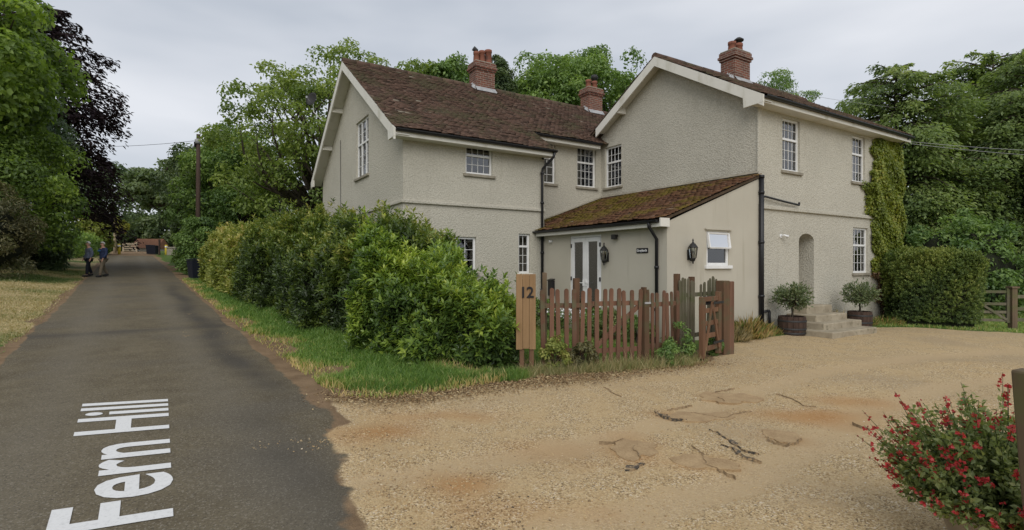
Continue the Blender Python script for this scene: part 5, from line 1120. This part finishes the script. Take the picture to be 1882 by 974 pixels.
# far cottage
x = (264 - 941) / 960 * 86; fh = empty('far_cottage', (x, 86, gz(x, 86) - .9), R(12), 'small cottage with orange roof at the end of the lane', 'house')
MB().box(-1.7, 1.7, 0, 5, -.5, 1.6).build('wall', 'smooth_render', fh)
mb = MB(); mb.prism([(-2.0, -.3, 1.55), (-2.0, 5.3, 1.55), (-2.0, 2.5, 3.2)], (4.0, 0, 0)); mb.build('roof', 'orange_tile', fh)
for x_ in (-.9, .8):
    w_ = MB().box(x_ - .35, x_ + .35, -.05, -.005, .3, 1.25).build('window', 'white_frame', fh); MB().box(x_ - .28, x_ + .28, -.065, -.055, .37, 1.18).build('pane', 'dark_room', w_)
for i, (px, dep, w, h, lab) in enumerate(((276, 61, .62, 1.05, 'dark bin left of the thin brown post'), (284, 61, .62, 1.0, 'second dark bin beside the thin brown post'))):
    x = (px - 941) / 960 * dep; t = empty('wheelie_bin', (x, dep, gz(x, dep)), 0, lab, 'bin', 'bins at the lane end'); mb = MB()
    mb.add([(-w * .4, -.24, .06), (w * .4, -.24, .06), (w * .4, .24, .06), (-w * .4, .24, .06), (-w / 2, -.33, h), (w / 2, -.33, h), (w / 2, .33, h), (-w / 2, .33, h)], [(0, 3, 2, 1), (4, 5, 6, 7), (0, 1, 5, 4), (1, 2, 6, 5), (2, 3, 7, 6), (3, 0, 4, 7)]); mb.build('body', 'bin_plastic', t); MB().box(-w / 2 - .02, w / 2 + .02, -.35, .35, h + .002, h + .06).build('lid', 'bin_plastic', t, bev=.01)
x = (316 - 941) / 960 * 58; sp_ = empty('stone_pillar', (x, 58, gz(x, 58)), R(20), 'grey stone gate pillar at the right of the lane end', 'pillar'); MB().box(-.4, .4, -.4, .4, -.3, .75).build('shaft', 'sill_stone', sp_, bev=.02); MB().box(-.48, .48, -.48, .48, .752, .88).build('cap', 'sill_stone', sp_, bev=.02)

# telegraph pole and wires
px_, py_ = (364 - 941) / 960 * 30.5, 30.5; ztop = 1.65 + (487 - 247) / 960 * 30.5; z0 = gz(px_, py_)
tp = empty('telegraph_pole', (px_, py_, z0), 0, 'brown wooden telegraph pole beside the lane', 'pole'); mb = MB(); mb.tube([(0, 0, -.5), (0, 0, 3), (.02, 0, ztop - z0)], [.145, .125, .10], 12); mb.build('shaft', 'pole_wood', tp)
MB().lathe([(.16, ztop - z0 - .55), (.17, ztop - z0 - .3), (.12, ztop - z0 - .28)], 10).build('collar', 'lead', tp); mb = MB(); mb.box(-.16, -.10, -.14, .0, ztop - z0 - .75, ztop - z0 - .45); mb.build('junction_box', 'iron', tp)
WM_ = 'black_plastic'
def wire(name, label, p, q, sag, r=.012):
    p = Vector(p); q = Vector(q); t = empty(name, p, 0, label, 'wire', 'overhead wires'); mb = MB(); d = q - p
    mb.tube([d * s + Vector((0, 0, -sag * 4 * s * (1 - s))) for s in np.linspace(0, 1, 13)], r, 5); mb.build('strand', WM_, t)
wire('overhead_wire', 'overhead wire crossing the sky left of the telegraph pole', (px_, py_, ztop - .35), (-36, 38, 10.6), .35)
wire('overhead_wire', 'overhead wire running away behind the telegraph pole', (px_, py_, ztop - .3), (-36.5, 62, 10.4), .5, .014)
e_ = hp(7.4, -.3, 5.5)
WM_ = 'lead'
wire('overhead_wire', 'upper wire from the wing eave to the right', e_, (34, 23.5, 7.05), .35, .006)
wire('overhead_wire', 'lower wire from the wing eave to the right', (e_[0], e_[1], e_[2] - .06), (34, 23.0, 6.75), .45, .006)
wire('overhead_wire', 'wire leaving the wing roof towards the right hand trees', hp(5.2, 3.0, 7.75), (36, 40, 13.6), .4, .006)

# ------------------------------------------------------------------ two walkers
def skin_mesh(verts, edges, rads, sub=2):
    me = bpy.data.meshes.new('s'); me.from_pydata(verts, edges, []); me.update(); o = bpy.data.objects.new('s', me); COL.objects.link(o)
    o.modifiers.new('skin', 'SKIN'); sb = o.modifiers.new('sub', 'SUBSURF'); sb.levels = sub; sb.render_levels = sub
    for i, d in enumerate(me.skin_vertices[0].data): d.radius = rads[i] if hasattr(rads[i], '__len__') else (rads[i], rads[i]); d.use_root = (i == 0)
    dg = bpy.context.evaluated_depsgraph_get(); dg.update(); m2 = bpy.data.meshes.new_from_object(o.evaluated_get(dg)); bpy.data.objects.remove(o)
    m2.polygons.foreach_set('use_smooth', [True] * len(m2.polygons)); return m2
def person(x, y, rz, label, coat, trousers, height, stride, swing, extra=None, hat=None):
    t = empty('person', (x, y, gz(x, y) + .0), rz, label, 'person', 'two people walking down the lane'); k = height / 1.72; t.scale = (k, k, k)
    # facing -y; left is +x
    hip = {-1: Vector((-.09, 0, .90)), 1: Vector((.09, 0, .90))}; knee = {}; ank = {}; toe = {}
    for s in (-1, 1):
        f = stride * s; knee[s] = Vector((s * .095, -f * .55 - .03, .49)); ank[s] = Vector((s * .10, -f + (.05 if f < 0 else 0), .09 + (.06 if f < 0 else 0))); toe[s] = ank[s] + Vector((s * .02, -.17, -.05 - (.03 if f < 0 else 0)))
    sh = {s: Vector((s * .19, .01, 1.40)) for s in (-1, 1)}; el = {s: Vector((s * .27, .04 + swing * s * .5, 1.13)) for s in (-1, 1)}; wr = {s: Vector((s * .27, -.06 + swing * s, .90)) for s in (-1, 1)}
    # the continuous body
    V = [(0, 0, .95), (0, .01, 1.15), (0, .01, 1.38), (0, -.005, 1.49), (0, -.02, 1.58), (0, -.03, 1.68)]; E = [(0, 1), (1, 2), (2, 3), (3, 4), (4, 5)]; Rr = [(.15, .10), (.14, .10), (.15, .10), .055, (.072, .085), (.065, .078)]
    def add(v, par, r): V.append(tuple(v)); E.append((par, len(V) - 1)); Rr.append(r); return len(V) - 1
    for s in (-1, 1):
        i = add(hip[s], 0, .088); i = add(knee[s], i, .055); i = add(ank[s], i, .034); add(toe[s] * .6 + ank[s] * .4, i, .022)
        i = add(sh[s], 2, .055); i = add(el[s], i, .040); i = add(wr[s], i, .027); pl = wr[s] + Vector((0, -.03, -.08)); j = add(pl, i, (.035, .02))
        for fx, fl_ in ((-.024, .07), (-.008, .085), (.008, .08), (.024, .065)): q_ = add(pl + Vector((fx, -.01, -fl_ * .5)), j, .0095); add(pl + Vector((fx, -.025, -fl_)), q_, .008)
        q_ = add(pl + Vector((-s * .032, -.025, .01)), j, .0105); add(pl + Vector((-s * .04, -.045, -.025)), q_, .009)
    link('body', skin_mesh(V, E, Rr), 'skin', t)
    # face: nose, eyes, ears
    mb = MB(); mb.lathe([(.016, -.03), (.012, 0), (.006, .025)], 8, (0, -.115, 1.615)); mb.build('nose', 'skin', t)
    for s in (-1, 1): MB().lathe([(.003, -.008), (.010, 0), (.003, .008)], 8, (s * .03, -.102, 1.635)).build('eye', 'iron', t); MB().lathe([(.006, -.03), (.018, 0), (.006, .03)], 8, (s * .078, -.01, 1.615)).build('ear', 'skin', t)
    mb = MB(); mb.box(-.025, .025, -.108, -.10, 1.568, 1.576); mb.build('mouth', 'terracotta', t)
    # hair cap
    bmz = bmesh.new(); bmesh.ops.create_uvsphere(bmz, u_segments=18, v_segments=12, radius=1)
    for v in list(bmz.verts):
        c = v.co.copy(); v.co = Vector((c.x * .092, -.018 + c.y * .108, 1.655 + c.z * .098)) 
    bmesh.ops.delete(bmz, geom=[v for v in bmz.verts if v.co.z < 1.60 or (v.co.y < -.06 and v.co.z < 1.685)], context='VERTS')
    me = bpy.data.meshes.new('hair'); bmz.to_mesh(me); bmz.free(); link('hair', me, 'grey_hair', t)
    # coat with sleeves, slightly larger than the body
    V = [(0, 0, .80), (0, .0, 1.0), (0, .01, 1.2), (0, .01, 1.38), (0, .005, 1.45)]; E = [(0, 1), (1, 2), (2, 3), (3, 4)]; Rr = [(.205, .145), (.195, .14), (.185, .14), (.175, .125), (.075, .075)]
    for s in (-1, 1):
        i = add(sh[s] + Vector((s * .01, 0, -.02)), 3, .082); i = add(el[s], i, .068); add(wr[s] + Vector((0, .0, .03)), i, .055)
    link('coat', skin_mesh(V, E, Rr), coat, t)
    V = [(0, 0, .92)]; E = []; Rr = [(.155, .115)]
    for s in (-1, 1): i = add(hip[s] + Vector((0, 0, -.06)), 0, .105); i = add(knee[s], i, .080); add(ank[s] + Vector((0, 0, .01)), i, .068)
    link('trousers', skin_mesh(V, E, Rr), trousers, t)
    for s in (-1, 1):
        mb = MB(); mb.tube([ank[s] + Vector((0, .06, -.045)), ank[s] + Vector((0, 0, -.04)), (ank[s] + toe[s]) / 2 + Vector((0, 0, -.03)), toe[s] + Vector((0, -.03, -.01))], [.045, .064, .062, .036], 10); mb.build('shoe', 'iron', t)
    if extra: extra(t)
    return t
def pw(px, d): return (px - 941) / 960 * d
d1 = 26.2
person(pw(163, d1), d1, R(-34), 'grey haired walker in a grey blue jacket and dark trousers', 'grey_coat', 'dark_trousers', 1.74, .10, .06)
def stripe(t): MB().box(-.15, .05, -.158, -.148, 1.27, 1.33).build('chest_stripe', 'light_blue', t)
person(pw(189.5, d1 + .1), d1 + .1, R(-20), 'grey haired walker in a navy jacket and khaki trousers', 'navy_coat', 'khaki_trousers', 1.74, .20, -.12, stripe)

# ------------------------------------------------------------------ ground cover and loose stuff
def blades(name, label, x, y, h, w, mat, seed, tint, lean=.35):
    r = np.random.default_rng(seed); n = len(x); z = ground_z(x, y) - .015; P = np.stack([x, y, z], 1)
    az = r.random(n) * 2 * PI; sdv = np.stack([np.cos(az), np.sin(az), 0 * az], 1) * (w * r.uniform(.7, 1.3, n))[:, None] * .5
    ln_ = r.normal(0, lean, (n, 3)); ln_[:, 2] = 1; ln_ = norm(ln_); hh = h * r.uniform(.5, 1.3, n)
    m = P + ln_ * hh[:, None] * .55; tip = P + ln_ * hh[:, None] + np.stack([r.normal(0, .3, n), r.normal(0, .3, n), -.1 * np.ones(n)], 1) * hh[:, None] * .6
    V = np.stack([P - sdv, P + sdv, m + sdv * .7, m - sdv * .7, tip], 1).reshape(-1, 3); k = np.arange(n)[:, None] * 5
    F = np.concatenate([k + np.array([[0, 1, 2]]), k + np.array([[0, 2, 3]]), k + np.array([[3, 2, 4]])], 0)
    o = link(name, npmesh(name, V, F, np.repeat(np.clip(tint, 0, 1), 5)), mat); return tag(o, label, 'grass', kind='stuff')
r = np.random.default_rng(151)
# right verge: clumpy, thinning to bare earth at its edge
n = 120000; u = 6 + 24 * r.random(n) ** 1.5; v = 2.1 + 2.3 * r.random(n); x, y = xy(u, v); mkk = masks(x, y)
cl_ = vnoise(x, y, 31, .55); keep = (mkk['m_road'] < .1) & (mkk['m_gravel'] < .3) & (r.random(n) < np.clip(1.25 - mkk['m_earth'] * 1.2 + (cl_ - .5) * .9, .10, 1)); x, y, u, v = x[keep], y[keep], u[keep], v[keep]; cl_ = cl_[keep]
blades('verge_grass', 'rough green grass on the verge below the hedge', x, y, (.07 + .10 * cl_) * (1 + .6 * sstep(v, 3, 4)), .009 + .0009 * u, 'grass_blade', 152, .34 + r.normal(0, .15, len(x)) + .5 * mkk['m_earth'][keep] + .2 * (vnoise(x, y, 32, 1.2) - .4))
# tufts at the near corner of the verge and fence foot
cs = [(-1.95, 6.95), (-1.55, 6.85), (-1.15, 7.1), (-.75, 7.35), (-.35, 7.5), (.05, 7.7), (-.1, 7.55), (-1.3, 7.3), (.55, 7.95), (.95, 8.1), (1.25, 8.15), (-.9, 7.7), (-1.9, 7.4), (2.6, 8.75), (2.75, 8.72), (1.75, 8.42)]
X, Y, Hh = [], [], []
for i, (cx_, cy_) in enumerate(cs):
    m = 900; rr = .26 * r.random(m) ** .6; aa = r.random(m) * 2 * PI; X.append(cx_ + rr * np.cos(aa) * 1.2); Y.append(cy_ + rr * np.sin(aa) * .8); Hh.append(.20 * (1 - rr * 1.6))
X, Y, Hh = map(np.concatenate, (X, Y, Hh)); fm_ = X > .25; n = 5200; s_ = r.random(n); fx = np.interp(s_, [0, .3, .62, 1], [.15, 1.3, 2.2, 3.1]) + r.normal(.05, .10, n); fy = np.interp(s_, [0, .3, .62, 1], [7.95, 8.25, 8.55, 9.1]) + r.normal(-.06, .12, n)
blades('fence_foot_weeds', 'dry straggling grass along the foot of the picket fence', np.concatenate([X[fm_], fx]), np.concatenate([Y[fm_], fy]), np.concatenate([Hh[fm_], .10 + .22 * r.random(n) ** 2]), .006, 'dry_grass', 157, .35 + r.normal(0, .25, fm_.sum() + n), .5)
X, Y, Hh = X[~fm_], Y[~fm_], Hh[~fm_]; blades('verge_tufts', 'dark grass tufts along the edge of the gravel', X, Y, Hh, .008, 'grass_blade', 153, .30 + .35 * sstep(X, -.2, .6) + r.normal(0, .18, len(X)), .5)
# left verge, dry
n = 90000; u = 4 + 36 * r.random(n) ** 1.4; v = -1.7 - 5.0 * r.random(n) ** 1.2; x, y = xy(u, v); mkk = masks(x, y); keep = (mkk['m_road'] < .1) & (r.random(n) < 1.1 - mkk['m_earth']); x, y, u = x[keep], y[keep], u[keep]
blades('verge_grass', 'dry straw coloured grass on the left verge', x, y, .055 + .03 * vnoise(x, y, 33, .8), .010 + .0008 * u, 'dry_grass', 154, mkk['m_dry'][keep] * .75 + r.normal(0, .15, len(x)) - .05, .7)
# garden lawn behind the fence, lawn at the right
n = 40000; x = r.uniform(-.5, 5.0, n); y = r.uniform(8.4, 14, n); pa = (x - C1[0]) * AV[0] + (y - C1[1]) * AV[1]; pb_ = (x - C1[0]) * BV[0] + (y - C1[1]) * BV[1]
keep = (pa < -3.7) & (pa > -7) & (pb_ < 4.2) & (pb_ > -1.2) & (masks(x, y)['m_gravel'] < .2); x, y = x[keep], y[keep]
blades('lawn_grass', 'garden lawn behind the picket fence', x, y, .07, .012, 'grass_blade', 155, .50 + r.normal(0, .12, len(x)))
n = 60000; x = r.uniform(10, 30, n); y = r.uniform(13.6, 24, n); pa = (x - C1[0]) * AV[0] + (y - C1[1]) * AV[1]; pb_ = (x - C1[0]) * BV[0] + (y - C1[1]) * BV[1]
keep = (masks(x, y)['m_gravel'] < .2) & ((pa > 7.2) | (pb_ < -.4)); x, y = x[keep], y[keep]
blades('lawn_grass', 'bright lawn beyond the paddock gate', x, y, .09, .022, 'grass_blade', 156, .66 + r.normal(0, .12, len(x)))
# loose gravel stones
def stones(name, label, x, y, size, seed, mat, tint, flat=.6, cat='gravel', kind='stuff'):
    r = np.random.default_rng(seed); n = len(x); z = ground_z(x, y) + (vnoise(x, y, 21, .8) - .5) * .035 + (vnoise(x, y, 22, .23) - .5) * .014 - .02 - .018 * masks(x, y)['m_track']
    base = np.array([(1, 0, 0), (-1, 0, 0), (0, 1, 0), (0, -1, 0), (0, 0, 1), (0, 0, -1)], float); fs = np.array([(0, 2, 4), (2, 1, 4), (1, 3, 4), (3, 0, 4), (2, 0, 5), (1, 2, 5), (3, 1, 5), (0, 3, 5)])
    q_ = norm(r.normal(size=(n, 4))); w, a, b, c = q_.T; Rm = np.stack([1 - 2 * (b * b + c * c), 2 * (a * b - c * w), 2 * (a * c + b * w), 2 * (a * b + c * w), 1 - 2 * (a * a + c * c), 2 * (b * c - a * w), 2 * (a * c - b * w), 2 * (b * c + a * w), 1 - 2 * (a * a + b * b)], 1).reshape(n, 3, 3)
    sc3 = size[:, None] * r.uniform(.6, 1.3, (n, 3)); V = np.einsum('nij,nkj->nki', Rm, base[None] * sc3[:, None]) * np.array([1, 1, flat]) + np.stack([x, y, z + size * .2], 1)[:, None]
    F = (np.arange(n)[:, None, None] * 6 + fs[None]).reshape(-1, 3); o = link(name, npmesh(name, V.reshape(-1, 3), F, np.repeat(np.clip(tint, 0, 1), 6)), mat); return tag(o, label, cat, kind=kind)
n = 90000; dpt = 1.6 + 7.4 * r.random(n) ** 1.25; x = dpt * r.uniform(-.62, 1.25, n); y = dpt; mkk = masks(x, y); keep = ((mkk['m_gravel'] > .30) | ((mkk['m_road'] < .9) & (mkk['m_road'] > .15) & (r.random(n) < .5))) & (r.random(n) > mkk['m_sand'] * 1.1) & (r.random(n) > mkk['m_track'] * .75) & (r.random(n) < .35 + .9 * vnoise(x, y, 41, .8)); x, y = x[keep], y[keep]
stones('loose_gravel', 'loose tan gravel covering the driveway', x, y, r.uniform(.003, .0085, len(x)) * (.8 + .06 * y), 161, 'pebble', .52 + r.normal(0, .18, len(x)))
n = 26000; u = 2 + 16 * r.random(n) ** 1.3; v = r.uniform(.9, 2.9, n); x, y = xy(u, v); mkk = masks(x, y); keep = (r.random(n) < .10 + .9 * mkk['m_earth'] * (1 - mkk['m_road']) + .18 * np.exp(-((v - 1.3) / .45) ** 2)); x, y = x[keep], y[keep]
stones('kerb_grit', 'scattered grit along the edge of the lane', x, y, r.uniform(.003, .012, len(x)), 162, 'pebble', .38 + r.normal(0, .2, len(x)))
# fallen leaves and bits along the foot of the verge
n = 8000; s = r.random(n); cx_ = np.interp(s, [0, .2, .5, .75, 1], [-2.2, -1.3, .2, 1.3, 3.4]); cy_ = np.interp(s, [0, .2, .5, .75, 1], [6.6, 6.5, 7.4, 7.85, 9.05]); x = cx_ + r.normal(0, .22, n); y = cy_ + r.normal(-.05, .20, n); P = np.stack([x, y, ground_z(x, y) + .006], 1)
o = leaf_obj('leaf_litter', P, rdir(r, n) * np.array([1, 1, .25]), np.array([0, 0, 1]) + r.normal(0, .35, (n, 3)), .035 * r.uniform(.5, 1.3, n), .020, .55 + r.normal(0, .28, n), 'litter', None); tag(o, 'pale dry leaves and chippings along the gravel edge', 'leaf litter', kind='stuff')
# broken tarmac showing through the gravel: ragged shards, each its own piece of the drive
def shard(pts, w, seed):
    r = random.Random(seed); mb = MB(); pts = [Vector((p[0], p[1], 0)) for p in pts]; Lf, Rt = [], []; fine = []
    for a_, b_ in zip(pts[:-1], pts[1:]):
        m = max(2, int((b_ - a_).length / .035))
        for i in range(m): fine.append(a_.lerp(b_, i / m) + Vector((r.uniform(-.02, .02), r.uniform(-.014, .014), 0)))
    fine.append(pts[-1]); n = len(fine)
    for i, p in enumerate(fine):
        d = (fine[min(i + 1, n - 1)] - fine[max(i - 1, 0)]).normalized(); s = Vector((-d.y, d.x, 0)); k = w * math.sin(PI * (i + .6) / (n + .2)) ** .6 * r.uniform(.25, 1.6) * (.55 + .9 * float(vnoise(p.x * 7, p.y * 7, seed, 1)))
        z = gz(p.x, p.y) + float((vnoise(p.x, p.y, 21, .8) - .5) * .035 + (vnoise(p.x, p.y, 22, .23) - .5) * .014) - .02
        Lf.append(p + s * k + Vector((0, 0, z + .003))); Rt.append(p - s * k * .8 + Vector((0, 0, z + .016)))
    vs = Lf + Rt + [v - Vector((0, 0, .03)) for v in Lf] + [v - Vector((0, 0, .04)) for v in Rt]
    fs = []
    for i in range(n - 1): fs += [(i, i + 1, n + i + 1, n + i), (i + 1, i, 2 * n + i, 2 * n + i + 1), (n + i, n + i + 1, 3 * n + i + 1, 3 * n + i)]
    fs += [(0, n, 3 * n, 2 * n), (n - 1, 3 * n - 1, 4 * n - 1, 2 * n - 1)]
    mb.add(vs, fs); mb.build('tarmac_shard', 'tarmac_shard' if w > .018 else 'gravel_crack', DRIVE)
def surf_z(x, y): return gz(x, y) + float((vnoise(x, y, 21, .8) - .5) * .035 + (vnoise(x, y, 22, .23) - .5) * .014) - .02
def patch(x, y, rx, ry, seed, rot=0):
    n = 30; r = random.Random(seed); ph = [r.uniform(0, 6.28) for _ in range(4)]; mb = MB(); top = []; 
    for i in range(n):
        t = 2 * PI * i / n; k = 1 + .14 * math.sin(2 * t + ph[0]) + .10 * math.sin(3 * t + ph[1]) + .10 * math.sin(5 * t + ph[2]) + .07 * math.sin(9 * t + ph[3]) + r.uniform(-.06, .06)
        X, Y = rx * k * math.cos(t), ry * k * math.sin(t); X, Y = x + X * math.cos(rot) - Y * math.sin(rot), y + X * math.sin(rot) + Y * math.cos(rot); top.append((X, Y, surf_z(X, Y) + .006))
    c = (x, y, surf_z(x, y) + .010); vs = [c] + top + [(p[0], p[1], p[2] - .035) for p in top]
    mb.add(vs, [(0, 1 + i, 1 + (i + 1) % n) for i in range(n)], True); mb.add(vs[1:], [(i, (i + 1) % n, n + (i + 1) % n, n + i) for i in range(n)]); mb.build('surface_patch', 'bare_patch', DRIVE)
for i, (x, y, rx, ry, ro) in enumerate(((2.06, 5.72, .34, .20, .2), (2.72, 6.58, .34, .28, .3), (2.63, 5.08, .19, .17, 0), (1.62, 4.42, .24, .15, -.3), (1.10, 4.74, .20, .26, .2))): patch(x, y, rx, ry, 400 + i, ro)
def gp_(px, py): d_ = 1.65 * 960 / (py - 487); return ((px - 941) / 960 * d_, d_)
for i, (pl, w) in enumerate((([(1203, 752), (1215, 762), (1235, 769), (1262, 771)], .035), ([(1225, 752), (1262, 744), (1272, 742)], .016), ([(1270, 757), (1300, 762), (1330, 768), (1350, 760), (1382, 754)], .010), ([(1306, 722), (1320, 716), (1350, 712)], .008), ([(1320, 727), (1332, 735)], .009), 
                              ([(1425, 722), (1455, 730), (1480, 742), (1500, 745)], .016), ([(1308, 790), (1328, 800), (1345, 812), (1365, 826), (1395, 832)], .022), ([(1322, 816), (1345, 822), (1368, 838), (1398, 846)], .030), ([(1268, 820), (1290, 830), (1300, 850), (1330, 862), (1352, 872)], .011), ([(1408, 800), (1420, 812), (1445, 816), (1470, 808), (1474, 803)], .013),
                              ([(1152, 862), (1166, 853), (1182, 847)], .032), ([(1100, 808), (1125, 810), (1145, 803)], .010), ([(1172, 812), (1165, 822), (1178, 838)], .012), ([(1570, 774), (1585, 781), (1600, 786)], .016), ([(1110, 710), (1125, 718), (1142, 726)], .012), )):
    shard([gp_(*p) for p in pl], w * (1.3 if w > .018 else .6), 170 + i)
